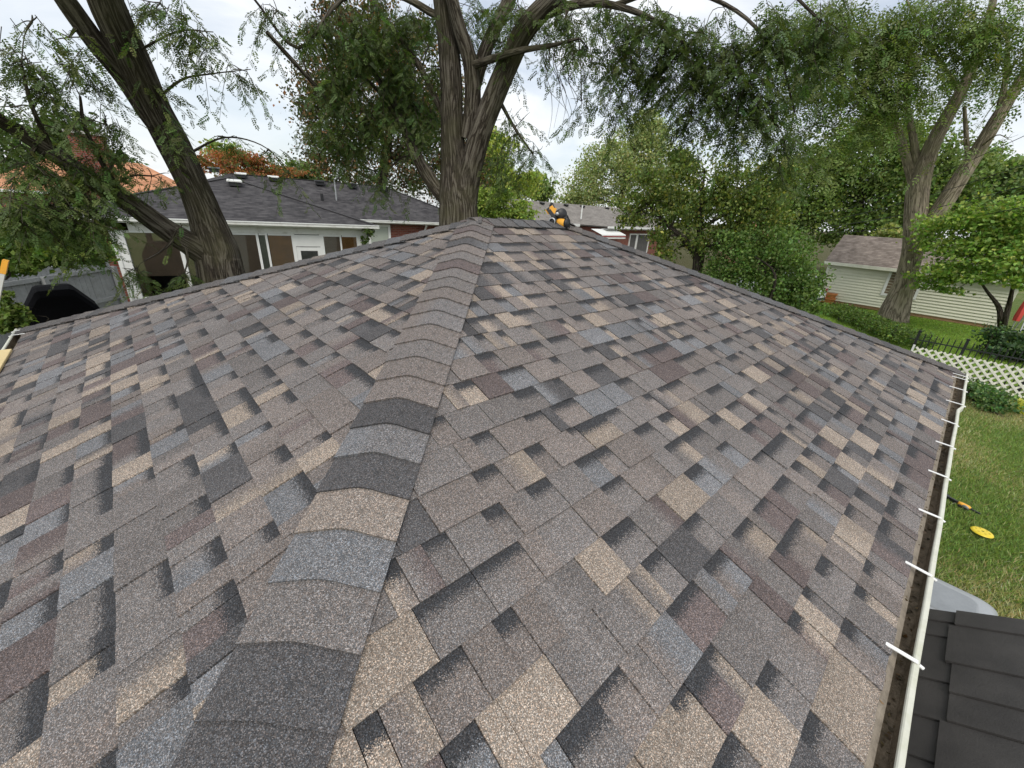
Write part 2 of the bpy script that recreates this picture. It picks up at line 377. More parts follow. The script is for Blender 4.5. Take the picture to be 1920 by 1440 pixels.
for fi, (O, U, S, Nn, Lf) in enumerate(faces):
    i = 0
    while i*EXPO < SMAX-.02:
        s0 = i*EXPO-(.012 if i == 0 else 0); s1 = min(i*EXPO+EXPO+.028, SMAX)
        u = s0*CA-random.uniform(0, .3); raised = random.random() < .5; ulim = Lf-s0*CA; seam = u+random.uniform(.2, 1.0)
        colA = pick()
        while u < ulim:
            wd = random.choice([.085, .11, .14, .17, .20, .24, .27]) if raised else random.choice([.075, .10, .125, .15, .19, .23])
            wd *= .78*random.uniform(.9, 1.1); sag = 0.0
            g = .0012
            if u+wd > seam: g = .0022; seam += 1.0
            u0, u1 = u+g, u+wd-g
            poly = clip(clip([(u0, s0), (u1, s0), (u1, s1), (u0, s1)], (-1, CA), 0.0), (1, CA), Lf)
            if len(poly) >= 3 and (max(p[0] for p in poly)-min(p[0] for p in poly)) > .008:
                colA = pick() if random.random() < .82 else colA
                c2 = pick() if random.random() < .30 else None
                up = u0+wd*random.uniform(.3, .7)
                hb = (.0128 if raised else .0086)+random.uniform(-.0012, .0012); ht = (.0050 if raised else .0012)
                if random.random() < .03: hb += random.uniform(.002, .005)
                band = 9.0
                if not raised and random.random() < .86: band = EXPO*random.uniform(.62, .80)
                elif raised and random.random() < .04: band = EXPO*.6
                n = len(poly); top = []; 
                for (a, b) in poly:
                    h = hb+(ht-hb)*(b-s0)/(EXPO+.028); top.append(O+U*a+S*b+Nn*h)
                bot = [O+U*a+S*b-Nn*.006 for (a, b) in poly]
                pieces.append(dict(f=fi, top=np.array(top), bot=np.array(bot), poly=poly, s0=s0, c1=colA, c2=c2 or colA, up=up if c2 else 99., band=band))
            u += wd; raised = not raised if random.random() < .9 else raised
        i += 1
def scr_area(p):
    c = p['top'].mean(0); q = pj(c)
    if p['f'] > 1 or q[2] < .2 or not (0 < q[0] < 1920 and 0 < q[1] < 1440): return 0
    P = np.array([pj(t)[:2] for t in p['top']]); x, y = P[:, 0], P[:, 1]
    return abs(np.sum(x*np.roll(y, -1)-y*np.roll(x, -1)))/2
for p in pieces: p['a'] = scr_area(p)
pieces.sort(key=lambda p: -p['a'])
def piece_mesh(name, ps, org):
    V = []; F = []; C1 = []; C2 = []; UV = []
    for p in ps:
        n = len(p['poly']); k = len(V)
        # separate vertices for the top so that its edges stay crisp
        V += list(p['top'])+list(p['bot']); F.append(tuple(range(k, k+n)))
        for j in range(n): F.append((k+j, k+n+j, k+n+(j+1) % n, k+(j+1) % n))
        off = 0.37*p['f']
        for r in range(2):
            for (a, b) in p['poly']:
                C1 += [*p['c1'], p['band']]; C2 += [*p['c2'], p['up']+off*10]; UV.append((a+off*10, b-p['s0']))
    me = bpy.data.meshes.new(name); me.from_pydata([tuple(v-org) for v in V], [], F)
    for nm, dat in (('col', C1), ('col2', C2)):
        at_ = me.color_attributes.new(nm, 'FLOAT_COLOR', 'POINT'); at_.data.foreach_set('color', np.array(dat, dtype=np.float32))
    u = me.uv_layers.new(name='UVMap'); idx = np.empty(len(me.loops), dtype=np.int32); me.loops.foreach_get('vertex_index', idx)
    u.data.foreach_set('uv', np.array(UV, dtype=np.float32)[idx].ravel()); me.materials.append(SH); me.update(); return me
def sub(name, me, org):
    o = bpy.data.objects.new(name, me); link(o, roof); o.location = org; return o
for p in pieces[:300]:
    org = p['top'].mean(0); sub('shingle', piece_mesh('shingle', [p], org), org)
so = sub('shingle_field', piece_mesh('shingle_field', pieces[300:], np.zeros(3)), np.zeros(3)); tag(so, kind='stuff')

def cap_mesh(P, h, a, b, na, nb, ln, e, col, col2, upv, hw=.148):
    # P on the hip line, h along it (uphill), a / b the two in-plane side directions, na / nb the face normals
    nm = (na+nb); nm /= np.linalg.norm(nm); rows = []
    prof = []
    for t in np.linspace(-1, 1, 17):
        s = abs(t)*hw; side, nn = (a, na) if t < 0 else (b, nb); r0 = .045
        if s < r0:
            q = (t*hw+r0)/(2*r0); pos = (1-q)**2*a*r0+q*q*b*r0; nn = (1-q)*na+q*nb
        else: pos = side*s
        prof.append((pos, nn/np.linalg.norm(nn), t*hw))
    l0, l1 = .0285+random.uniform(-.001, .001), .0165
    V = []; UV = []
    for (al, lift) in ((0.0, l0), (ln*.5, (l0+l1)/2+.0005), (ln, l1)):
        for pos, nn, tt in prof:
            V.append(P+h*al+pos+nn*lift+nm*.006*math.exp(-(tt/.05)**2)+h*(.004*math.cos(tt*9) if al == 0 else 0)); UV.append((tt+.5, al))
    n = 17; F = [(r*n+j, r*n+j+1, (r+1)*n+j+1, (r+1)*n+j) for r in range(2) for j in range(n-1)]
    nt_ = len(F); k = len(V)
    for pos, nn, tt in prof: V.append(P+pos+nn*l0+nm*.006*math.exp(-(tt/.05)**2)+h*(.004*math.cos(tt*9))); UV.append((tt+.5, 0))
    for pos, nn, tt in prof: V.append(P+pos+nn*(l0-.0105)+nm*.006*math.exp(-(tt/.05)**2)+h*(.004*math.cos(tt*9)+.001)); UV.append((tt+.5, .01))
    F += [(k+j+1, k+j, k+n+j, k+n+j+1) for j in range(n-1)]
    for j in (0, n-1):                                   # side skirts
        k = len(V); pos, nn, tt = prof[j]
        for al, lift in ((0, l0), (ln, l1)):
            V += [P+h*al+pos+nn*lift, P+h*al+pos+nn*(lift-.006)]; UV += [(tt+.5, al)]*2
        F.append((k, k+1, k+3, k+2) if j else (k+2, k+3, k+1, k))
    org = P.copy(); me = bpy.data.meshes.new('hip_cap'); me.from_pydata([tuple(v-org) for v in V], [], F)
    me.polygons.foreach_set('use_smooth', [i < nt_ for i in range(len(F))])
    for nm_, c, al in (('col', col, 9.0), ('col2', col2, upv)):
        at_ = me.color_attributes.new(nm_, 'FLOAT_COLOR', 'POINT'); at_.data.foreach_set('color', np.tile(np.array([*c, al], dtype=np.float32), len(V)))
    u = me.uv_layers.new(name='UVMap'); idx = np.empty(len(me.loops), dtype=np.int32); me.loops.foreach_get('vertex_index', idx)
    u.data.foreach_set('uv', np.array(UV, dtype=np.float32)[idx].ravel()); me.materials.append(SH); me.update()
    return sub('hip_cap', me, org)
def cap_line(P0, P1, a0, b0, na, nb, start=0.0, dark=1.0):
    h = P1-P0; ln = np.linalg.norm(h); h = h/ln
    a = a0-(a0@h)*h; a /= np.linalg.norm(a); b = b0-(b0@h)*h; b /= np.linalg.norm(b)
    d = start
    while d < ln-.02:
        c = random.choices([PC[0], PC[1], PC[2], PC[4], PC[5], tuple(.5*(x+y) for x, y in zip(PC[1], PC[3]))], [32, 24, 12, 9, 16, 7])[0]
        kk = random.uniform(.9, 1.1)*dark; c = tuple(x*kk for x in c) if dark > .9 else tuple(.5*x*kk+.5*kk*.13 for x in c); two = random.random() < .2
        c2 = tuple(.5*(x+y) for x, y in zip(pick(), c)) if two else c
        cap_mesh(P0+h*d, h, a, b, na, nb, min(EXPO+.06, ln-d+.05), EXPO, c, c2, random.uniform(.4, .6) if two else 99.)
        d += EXPO
nS, nW_, nE, nN_ = faces[0][3], faces[1][3], faces[2][3], faces[3][3]
X, Y = np.array([1., 0, 0]), np.array([0, 1., 0])
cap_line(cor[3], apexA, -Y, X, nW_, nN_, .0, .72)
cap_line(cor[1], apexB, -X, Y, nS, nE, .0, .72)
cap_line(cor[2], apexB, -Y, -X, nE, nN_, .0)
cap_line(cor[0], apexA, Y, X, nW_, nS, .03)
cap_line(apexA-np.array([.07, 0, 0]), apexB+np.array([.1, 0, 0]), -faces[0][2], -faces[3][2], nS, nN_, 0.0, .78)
# walls and fascia under the roof
SIDING = simple('garage_siding', (.62, .62, .58), .6, .06, 4)
ov = .32
for nm, c, d in (('wall', (RL/2, ov+.06, 1.14), (RL-2*ov, .12, 2.28)), ('wall', (RL/2, RW-ov-.06, 1.14), (RL-2*ov, .12, 2.28)),
                 ('wall', (ov+.06, RW/2, 1.14), (.12, RW-2*ov-.25, 2.28)), ('wall', (RL-ov-.06, RW/2, 1.14), (.12, RW-2*ov-.25, 2.28))):
    child(MB().box(c, d).build(nm, SIDING))
# ------------------------------------------------------------------ gutters
def gutter(name_parent, x0, x1, to_world, straps, kink=None, two=True):
    def off(x): return 0.0 if kink is None else -.022*min(1, max(0, (x-kink)/.12))
    # profile: (outward distance, height); inner surface dirty, outer skin and lip white
    inner = [(-.004, -.008), (-.026, -.014), (-.038, -.026), (-.042, -.062), (-.072, -.062), (-.078, -.040), (-.077, -.004)]
    xsn = np.linspace(x0, x1, 60)
    def strip(prof, nm, mat, follow):
        b = MB(); V = []; m = len(prof)
        for x in xsn:
            o = off(x); wob = .0012*math.sin(x*3.1)+.0008*math.sin(x*7.7+1)
            for j, (d, z) in enumerate(prof):
                k = 1.0 if follow else max(0, min(1, (-d-.045)/.035))
                V.append(to_world(x, d+k*(o+wob), z))
        b.add(V, [(i*m+j, i*m+j+1, (i+1)*m+j+1, (i+1)*m+j) for i in range(len(xsn)-1) for j in range(m-1)], False)
        return b.build(nm, mat)
    g = strip([(-.072, -.004), (-.074, .003), (-.078, .0055), (-.088, .0055), (-.092, .002), (-.094, -.035), (-.083, -.055), (-.079, -.071), (-.030, -.071), (-.020, -.071), (-.010, -.10)], 'gutter', LIP, True)
    child(g)
    t = strip(inner[3:], 'trough', DIRT, False); t.parent = g
    ap = strip(inner[:4], 'apron', APRON, False); ap.parent = g
    for x in straps:
        sk = random.uniform(-.012, .012)
        b = MB(); o = off(x)
        b.bar(to_world(x, .006, .016), to_world(x+sk, -.084+o, .009), .017, .003)
        b.tube([to_world(x+sk, -.088+o, .001), to_world(x+sk, -.101+o, -.003)], .006, 8)
        s_ = b.build('strap', STRAP); s_.parent = g
    for x in (x0, x1):
        b = MB(); b.add([to_world(x, d, z) for d, z in ((-.004, .0), (-.004, -.09), (-.079, -.07), (-.0935, -.03), (-.091, .004))], [(0, 1, 2, 3, 4)])
        e_ = b.build('end_cap', LIP); e_.parent = g
    return g
gR = gutter('right', 0.0, RL-.05, lambda x, d, z: (x, d, ZE+z), [.35, .9, 1.46, 2.02, 2.59, 3.16, 3.715, 4.285, 4.855, 5.41, 6.01, 6.55, 7.0, 7.15], 5.86)
gutter('left', 0.0, RW+.05, lambda y, d, z: (d, y, ZE+z), [.5, 1.2, 1.9, 2.6, 3.3, 4.0, 4.6, 6.1, 6.28])

# ------------------------------------------------------------------ buildings
def quad_roof(name, polys, mat, parent, th=.10):
    """sloped roof planes as one thick part; uv in metres along eave / up slope"""
    V = []; F = []; UV = []
    for poly in polys:
        P = [np.array(p, float) for p in poly]; U = P[1]-P[0]; U /= np.linalg.norm(U); n = np.cross(U, P[2]-P[0]); n /= np.linalg.norm(n)
        if n[2] < 0: n = -n
        S = np.cross(n, U); S = S if S[2] > 0 else -S
        k = len(V); m = len(P)
        V += P+[p-np.array([0, 0, th]) for p in P]; UV += [((p-P[0])@U, (p-P[0])@S) for p in P]*2
        F.append(tuple(range(k, k+m))); F.append(tuple(range(k+m, k+2*m))[::-1])
        F += [(k+i, k+m+i, k+m+(i+1) % m, k+(i+1) % m) for i in range(m)]
    me = bpy.data.meshes.new(name); me.from_pydata([tuple(v) for v in V], [], F)
    u = me.uv_layers.new(name='UVMap'); idx = np.empty(len(me.loops), dtype=np.int32); me.loops.foreach_get('vertex_index', idx)
    u.data.foreach_set('uv', np.array(UV, dtype=np.float32)[idx].ravel()); me.materials.append(mat); me.update()
    return link(bpy.data.objects.new(name, me), parent)
def wall(name, a, b, z0, z1, mat, parent, th=.2):
    a = np.array([*a, 0.]); b = np.array([*b, 0.]); d = b-a; ln = np.linalg.norm(d); d /= ln; n = np.array([d[1], -d[0], 0])*th
    V = [a+[0, 0, z0], b+[0, 0, z0], b+[0, 0, z1], a+[0, 0, z1]]; V += [v-n for v in V]
    V = [np.asarray(v, float) for v in V]
    UV = [(0, z0), (ln, z0), (ln, z1), (0, z1)]*2
    F = [(0, 1, 2, 3), (7, 6, 5, 4), (0, 4, 5, 1), (1, 5, 6, 2), (2, 6, 7, 3), (3, 7, 4, 0)]
    me = bpy.data.meshes.new(name); me.from_pydata([tuple(v) for v in V], [], F)
    u = me.uv_layers.new(name='UVMap'); idx = np.empty(len(me.loops), dtype=np.int32); me.loops.foreach_get('vertex_index', idx)
    u.data.foreach_set('uv', np.array(UV, dtype=np.float32)[idx].ravel()); me.materials.append(mat); me.update()
    return link(bpy.data.objects.new(name, me), parent)
def vent(parent, p, dirn, white=True, s=1.0, mat=None):
    b = MB(); c = Vector(p); v = b.box(c+Vector((0, 0, .08*s)), (.36*s, .36*s, .16*s)).build('roof_vent', BLK, parent)
    MB().box(c+Vector((0, 0, .175*s))+Vector(dirn)*.02, (.46*s, .46*s, .035*s), Matrix.Rotation(math.radians(8), 3, 'X')).build('vent_cap', mat or (WHITE if white else BLK), v)
    return v
# --- the brick neighbour with the glazed porch (local axes: x along its eave, y away from us)
hp = gp(196, 407, 3.0); hq = gp(707, 424, 3.0); ang = math.atan2(hq[1]-hp[1], hq[0]-hp[0]); EW = math.hypot(hq[0]-hp[0], hq[1]-hp[1])
house = empty('brick_house', (hp[0], hp[1], 0), ang); EZ = 3.0
def hl(P): # world -> house local
    d = np.asarray(P)-[hp[0], hp[1], 0]; c, s = math.cos(-ang), math.sin(-ang); return np.array([c*d[0]-s*d[1], s*d[0]+c*d[1], d[2]])
tag(house, 'red brick bungalow with dark hip roof and white framed glazed back porch', 'house')
MZ = 3.0; UL = -1.55; mu0, mu1, mv0, mv1 = -1.6, 13.3, 5.0, 13.0; mr = 4.60; hv = (mv0+mv1)/2; hd_ = (mv1-mv0)/2
ra, rb = (2.5, hv, mr), (9.4, hv, mr-.05)
WC = 2.76; WH = EW-WC; wa = (WC, WH, 4.30)
rf = quad_roof('roof', [
    [(UL, 0, EZ), (EW, 0, EZ), wa],
    [(UL, hv, EZ), (UL, 0, EZ), wa, (WC, hv+.2, 4.36)],
    [(EW, 0, EZ), (EW, hv, EZ), (WC, hv+.2, 4.36), wa],
    [(mu0, mv0, MZ), (mu1, mv0, MZ), rb, ra], [(mu1, mv0, MZ), (mu1, mv1, MZ), rb], [(mu1, mv1, MZ), (mu0, mv1, MZ), ra, rb], [(mu0, mv1, MZ), (mu0, mv0, MZ), ra]], ROOF_D, house)
def ridge_caps(parent, segs, mat, w_=.16):
    for a, b in segs:
        MB().bar(Vector(a)+Vector((0, 0, .012)), Vector(b)+Vector((0, 0, .012)), w_, .02).build('ridge_cap', mat, parent)
ROOFCAP = simple('dark_ridge', (.05, .048, .05), .9, .2, 9)
ridge_caps(rf, [((UL, 0, EZ), wa), ((EW, 0, EZ), wa), (ra, rb), (rb, (mu1, mv0, MZ))], ROOFCAP)
for (px, py, R, wh) in ((452, 331, 24.5, 1), (441, 346, 18.5, 1), (513, 337, 24.8, 1), (600, 345, 25.5, 0), (661, 350, 26, 0), (718, 355, 26.5, 0), (330, 343, 23, 0), (401, 328, 24, 0)):
    # set each vent on the roof where that ray meets it
    v = ray(px, py); best = None
    for t in np.linspace(8, 60, 3000):
        P = hl(CAM+v*t/np.linalg.norm(v)); zs = []
        x, y, z = P
        if UL < x < EW and 0 < y < hv: zs.append(min(EZ+(4.30-EZ)*min(y, x-UL, EW-x)/WH, 4.36))
        if mu0 < x < mu1 and mv0 < y < mv1: zs.append(min(MZ+(mr-MZ)*min((y-mv0)/hd_, (mv1-y)/hd_, (mu1-x)/hd_, (x-mu0)/4.1), mr))
        if zs and z < max(zs)+.05: best = (x, y, max(zs)); break
    if best is None:
        P = hl(at(px, py, R)); best = (P[0], hv+.1, mr)
    vent(rf, best, (0, 0, 0), bool(wh), 1.0)
Pm = hl(at(633, 395, 22.5)); pm = MB(); zb = 3.3
pm.tube([(Pm[0], Pm[1], 3.0), (Pm[0], Pm[1], 4.62)], .035, 8); pm.tube([(Pm[0], Pm[1], 4.62), (Pm[0]+.1, Pm[1], 4.68)], .045, 8); pm.build('service_mast', METAL, rf)
mast_top = np.array(house.matrix_world.to_translation()); 
c_, s_ = math.cos(ang), math.sin(ang); mast_w = np.array([hp[0]+c_*Pm[0]-s_*Pm[1], hp[1]+s_*Pm[0]+c_*Pm[1], 4.55])
Ps = hl(at(605, 380, 22.3)); MB().tube([(Ps[0], Ps[1], 3.0), (Ps[0], Ps[1], 3.98)], .06, 8).build('plumbing_stack', BLK, rf)
# gutter along the porch eave and along the main eave
for (a, b, z) in (((UL-.05, -.06), (EW+.05, -.06), EZ), ((EW+.2, mv0-.06), (mu1, mv0-.06), MZ)):
    g = MB(); g.box(((a[0]+b[0])/2, a[1], z-.03), (b[0]-a[0], .11, .10)); o = g.build('gutter', WHITE, house)
    MB().box(((a[0]+b[0])/2, a[1]-.062, z+.008), (b[0]-a[0], .02, .024)).build('gutter_lip', WHITE2, o)
    MB().box(((a[0]+b[0])/2, a[1]+.14, z-.10), (b[0]-a[0]-.02, .18, .05)).build('soffit', WHITE, house)
# porch front: header, posts, panes
fy = .30
MB().box((EW/2+.1, fy, 2.78), (EW-.5, .10, .24)).build('header_beam', WHITE, house)
def lx(px, py): # where a photo pixel meets the porch front
    v = ray(px, py); o = hl(CAM); d = hl(CAM+v)-o; t = (fy-o[1])/d[1]; return o+d*t
cols_ = [lx(235, 470)[0], lx(344, 480)[0], lx(485, 460)[0], lx(502, 460)[0], lx(550, 450)[0], lx(603, 450)[0], lx(638, 445)[0], lx(672, 440)[0]]
for i, (x, wdt) in enumerate(((cols_[0]-.02, .20), (cols_[1], .09), (cols_[2], .07), (cols_[3], .06), (cols_[4], .10), (cols_[5], .12), (cols_[6], .05), (cols_[7], .16))):
    MB().box((x, fy-.005*(i % 2), 1.40), (wdt, .12-.006*i, 2.52)).build('porch_post', WHITE2, house)
MB().box((cols_[0]-.165, fy-.05, 1.45), (.09, .08, 2.6)).build('downspout', WHITE2, house)
wins = [(0, 1, BLIND), (1, 2, BLIND), (2, 3, CREAM), (3, 4, WOODP), (5, 6, BLIND), (6, 7, WOODP)]
for a, b, mt in wins:
    x0, x1 = cols_[a]+.05, cols_[b]-.03; xc, wd = (x0+x1)/2, x1-x0
    wn = MB().box((xc, fy-.012, 2.63), (wd, .06, .05)).build('window', WHITE2, house); MB().box((xc, fy-.012, .78), (wd, .06, .06)).build('sill', WHITE2, wn)
    MB().box((xc, fy, 1.71), (wd, .008, 1.80)).build('pane', GLASS, wn)
    zl = 1.40 if mt is BLIND else 1.1
    MB().box((xc, fy+.035, (2.64+zl)/2), (wd, .012, 2.64-zl)).build('blind', mt, wn)
    MB().box((xc, fy, .37), (wd, .09, .72)).build('sill_panel', WHITE, wn)
MB().box((EW/2, fy+1.5, 1.3), (EW-.6, .05, 2.5)).build('back_wall', ROOM, house)
xd0, xd1 = cols_[4]+.05, cols_[5]-.05; xc = (xd0+xd1)/2; wd = xd1-xd0
dr = MB().box((xc, fy-.01, 2.46), (wd, .07, .36)).box((xc-wd/2+.06, fy-.03, 1.2), (.11, .05, 2.12)).box((xc+wd/2-.06, fy-.03, 1.2), (.11, .05, 2.12)).box((xc, fy-.03, 2.2), (wd-.23, .05, .11)).box((xc, fy-.03, .6), (wd-.23, .05, .9)).build('door', WHITE2, house)
MB().box((xc, fy, 1.6), (wd-.24, .01, 1.1)).build('pane', GLASS, dr); MB().box((xc, fy+.12, 1.5), (wd-.2, .01, 1.4)).build('door_screen', ROOM, dr)
MB().box((xc+wd/2-.1, fy-.07, 1.1), (.03, .04, .12)).build('handle', METAL, dr)
# brick walls of the main block, its bathroom window, downspout and side of the porch
wall('wall', (mu0+.3, mv0+.4), (mu1-.4, mv0+.4), 0, 2.95, BRICK, house)
wall('wall', (mu1-.4, mv0+.4), (mu1-.4, mv1-.4), 0, 2.95, BRICK, house); wall('wall', (mu0+.3, mv1-.4), (mu0+.3, mv0+.4), 0, 2.95, BRICK, house)
wall('wall', (mu1-.4, mv1-.4), (mu0+.3, mv1-.4), 0, 2.95, BRICK, house)
wall('wall', (UL+.3, .62), (cols_[0]-.1, .62), 0, 2.9, BRICK, house); wall('wall', (UL+.3, mv0+.45), (UL+.3, .62), 0, 2.9, BRICK, house); wall('wall', (EW-.25, fy), (EW-.25, mv0+.4), 0, 2.9, WHITE2, house)
def ly(px, py):
    v = ray(px, py); o = hl(CAM); d = hl(CAM+v)-o; t = (mv0+.4-o[1])/d[1]; return o+d*t
b0, b1 = ly(692, 436), ly(730, 446); xc = (b0[0]+b1[0])/2; wd = b1[0]-b0[0]
wn = MB()
for sx in (-1, 1): wn.box((xc+sx*wd/2, mv0+.36, 2.3), (.10, .12, 1.0))
wn.box((xc, mv0+.355, 2.78), (wd+.1, .13, .10)).box((xc, mv0+.355, 1.82), (wd+.1, .13, .10))
wn = wn.build('window', WHITE2, house); MB().box((xc, mv0+.37, 2.3), (wd-.08, .02, .9)).build('pane', simple('frosted_pane', (.42, .46, .40), .25, .05, 3, .6), wn)
dx = ly(795, 424); MB().tube([(dx[0], mv0-.02, 2.95), (dx[0], mv0+.05, 2.8), (dx[0], mv0+.33, 2.6), (dx[0], mv0+.33, .1)], .045, 8).build('downspout', WHITE, house)
chp = hl(at(172, 300, 25)); chm = wall('chimney', (chp[0]-.5, chp[1]), (chp[0]+.5, chp[1]), 2.5, 5.6, BRICK, rf, .6); MB().box((chp[0], chp[1]+.3, 5.63), (1.15, .75, .1)).build('chimney_cap', simple('concrete', (.4, .39, .36), .9), chm)

# --- pale grey roofed house beyond the ridge
h2 = empty('grey_roof_house', (31.5, 27.5, 0)); tag(h2, 'low brick house with long pale grey roof, white fascia and striped awning', 'house')
ox, oy = 31.5, 27.5
x0, x1, yf, yr, yb, ez, rz = 22.9-ox, 46-ox, 23.6-oy, 27.6-oy, 31.6-oy, 3.0, 4.62
r2 = quad_roof('roof', [[(x0, yf, ez), (x1, yf, ez), (x1, yr, rz), (x0, yr, rz)], [(x1, yb, ez), (x0, yb, ez), (x0, yr, rz), (x1, yr, rz)]], ROOF_G, h2)
wx0, wx1, wy = 29.7-ox, 40-ox, 20.7-oy; wm = (wx0+wx1)/2
quad_roof('wing_roof', [[(wx0, wy, ez), (wx1, wy, ez), (wm, wy+4.6, 4.45)], [(wx0, yr, ez), (wx0, wy, ez), (wm, wy+4.6, 4.45), (wm, yr, 4.5)], [(wx1, wy, ez), (wx1, yr, ez), (wm, yr, 4.5), (wm, wy+4.6, 4.45)]], ROOF_G, h2)
MB().box(((x0+wx0)/2, yf-.06, ez-.08), (wx0-x0-.02, .1, .22)).box(((x0+wx0)/2, yf+.3, ez-.2), (wx0-x0-.04, .6, .03)).build('fascia', WHITE2, h2)
MB().box(((wx0+wx1)/2, wy-.06, ez-.06), (wx1-wx0, .1, .16)).box(((wx0+wx1)/2, wy+.3, ez-.2), (wx1-wx0-.04, .6, .03)).build('fascia', WHITE2, h2)
for sgn in (0,):
    MB().bar((x0-.04, yf, ez-.05), (x0-.04, yr, rz-.05), .06, .2).build('rake_board', WHITE2, h2)
wall('wall', (x0+.4, yf+.6), (x1-.4, yf+.6), 0, 2.85, BRICK, h2); wall('wall', (wx0+.3, wy+.5), (wx1-.3, wy+.5), 0, 2.85, BRICK, h2)
wall('wall', (wx0+.3, yf+.6), (wx0+.3, wy+.5), 0, 2.85, BRICK, h2); wall('wall', (x0+.4, yb-.5), (x0+.4, yf+.6), 0, 2.85, BRICK, h2)
MB().add([(x0+.35, yf+.5, 2.85), (x0+.35, yb-.5, 2.85), (x0+.35, yr, rz-.2)], [(0, 1, 2)]).build('gable', WHITE, h2)
for k, px in enumerate((977, 1013, 1058, 1089, 1135)):
    P = at(px, 378+(px-977)*.073, 40); vent(r2, (P[0]-ox if False else (math.tan(0)+0)+(.91+27.0/math.tan(math.atan2(P[1]-CAM[1], P[0]-CAM[0])))-ox, 27.0-oy, rz-.24), (0, 0, 0), False, .9)
Pv = at(1091, 395, 38); MB().tube([(Pv[0]-ox, Pv[1]-oy, 3.4), (Pv[0]-ox, Pv[1]-oy, 4.5)], .06, 8).build('plumbing_stack', WHITE2, r2)
def h2w(px, py, yy): # pixel on the wing wall
    v = ray(px, py); t = (yy+oy-CAM[1])/v[1]; P = CAM+v*t; return P-np.array([ox, oy, 0])
wy_ = wy+.5
for a, b in (((1180, 446), (1190, 460)), ((1194, 446), (1212, 468))):
    A, B = h2w(*a, wy_), h2w(*b, wy_); xc = (A[0]+B[0])/2; wd = B[0]-A[0]
    wn = MB().box((xc-wd/2, wy_-.04, 1.6), (.09, .1, 1.7)).box((xc+wd/2, wy_-.04, 1.6), (.09, .1, 1.7)).box((xc, wy_-.042, 2.42), (wd+.08, .1, .1)).box((xc, wy_-.042, .8), (wd+.08, .1, .1)).build('window', WHITE2, h2)
    MB().box((xc, wy_-.02, 1.6), (wd-.09, .02, 1.5)).build('pane', ROOM, wn)
A, B = h2w(1127, 436, wy_-1.0), h2w(1172, 438, wy_-1.0)
aw = MB().add([(A[0], wy_-1.1, 2.42), (B[0], wy_-1.1, 2.42), (B[0], wy_, 2.78), (A[0], wy_, 2.78), (A[0], wy_-1.1, 2.12), (B[0], wy_-1.1, 2.12)], [(0, 1, 2, 3), (4, 5, 1, 0)]).build('awning', WHITE2, h2)
REDST = simple('red_stripe', (.30, .04, .04), .6); MB().box(((A[0]+B[0])/2, wy_-1.12, 2.30), (B[0]-A[0], .02, .08)).build('awning_stripe', REDST, aw)

# --- orange roof behind the brick house, and a small tan house far behind the trees
def small_house(name, c, w_, d_, ez, rz, rmat, wmat, rot, label):
    o = empty(name, (c[0], c[1], 0), rot); x, y = w_/2, d_/2
    quad_roof('roof', [[(-x, -y, ez), (x, -y, ez), (x-y*.9, 0, rz), (-x+y*.9, 0, rz)], [(x, -y, ez), (x, y, ez), (x-y*.9, 0, rz)], [(x, y, ez), (-x, y, ez), (-x+y*.9, 0, rz), (x-y*.9, 0, rz)], [(-x, y, ez), (-x, -y, ez), (-x+y*.9, 0, rz)]], rmat, o)
    MB().box((0, -y, ez-.05), (w_, .1, .16)).build('gutter', WHITE2, o)
    for a, b in (((-x+.4, -y+.4), (x-.4, -y+.4)), ((x-.4, -y+.4), (x-.4, y-.4)), ((x-.4, y-.4), (-x+.4, y-.4)), ((-x+.4, y-.4), (-x+.4, -y+.4))): wall('wall', a, b, 0, ez-.05, wmat, o)
    for xx in (-x*.5, x*.4):
        wn = MB().box((xx, -y+.37, 1.7), (1.3, .08, 1.2)).build('window', WHITE2, o); MB().box((xx, -y+.325, 1.7), (1.12, .02, 1.02)).build('pane', ROOM, wn)
    tag(o, label, 'house'); return o
oc = at(265, 345, 46); small_house('orange_roof_house', (oc[0]-2, oc[1]+2), 13, 9, 3.2, 5.6, ROOF_O, BRICK, -.1, 'house with pale orange tiled hip roof behind the brick bungalow')
TANW = simple('tan_brick', (.42, .26, .16), .85, .2, 6)
oc = at(1425, 424, 52); small_house('tan_house', (oc[0], oc[1]), 7, 6, 2.7, 4.0, ROOF_O, TANW, -1.1, 'tan house glimpsed through gaps in the dark tree leaves')

# --- pale green clapboard shed
sh = empty('garden_shed', (31.5, 2.0, 0)); tag(sh, 'pale green clapboard outbuilding with brown shingle roof and cream trim', 'shed')
sx0, sy0, sy1 = 29.36-31.5, -1.42-2.0, 5.55-2.0; sdp = 4.4; sez = 2.16; srz = 3.52
GRN = simple('green_clapboard', (.68, .68, .55), .6, .05, 3)
sr = quad_roof('roof', [[(sx0-.3, sy1+.2, sez-.05), (sx0-.3, sy0-.2, sez-.05), (sx0+sdp/2, sy0-.2, srz), (sx0+sdp/2, sy1+.2, srz)], [(sx0+sdp+.3, sy0-.2, sez-.05), (sx0+sdp+.3, sy1+.2, sez-.05), (sx0+sdp/2, sy1+.2, srz), (sx0+sdp/2, sy0-.2, srz)]], ROOF_B, sh, .08)
MB().box((sx0-.33, (sy0+sy1)/2, sez-.09), (.06, sy1-sy0+.4, .15)).build('fascia', CREAM, sh)
nb = 14; hb_ = (2.12-.16)/nb
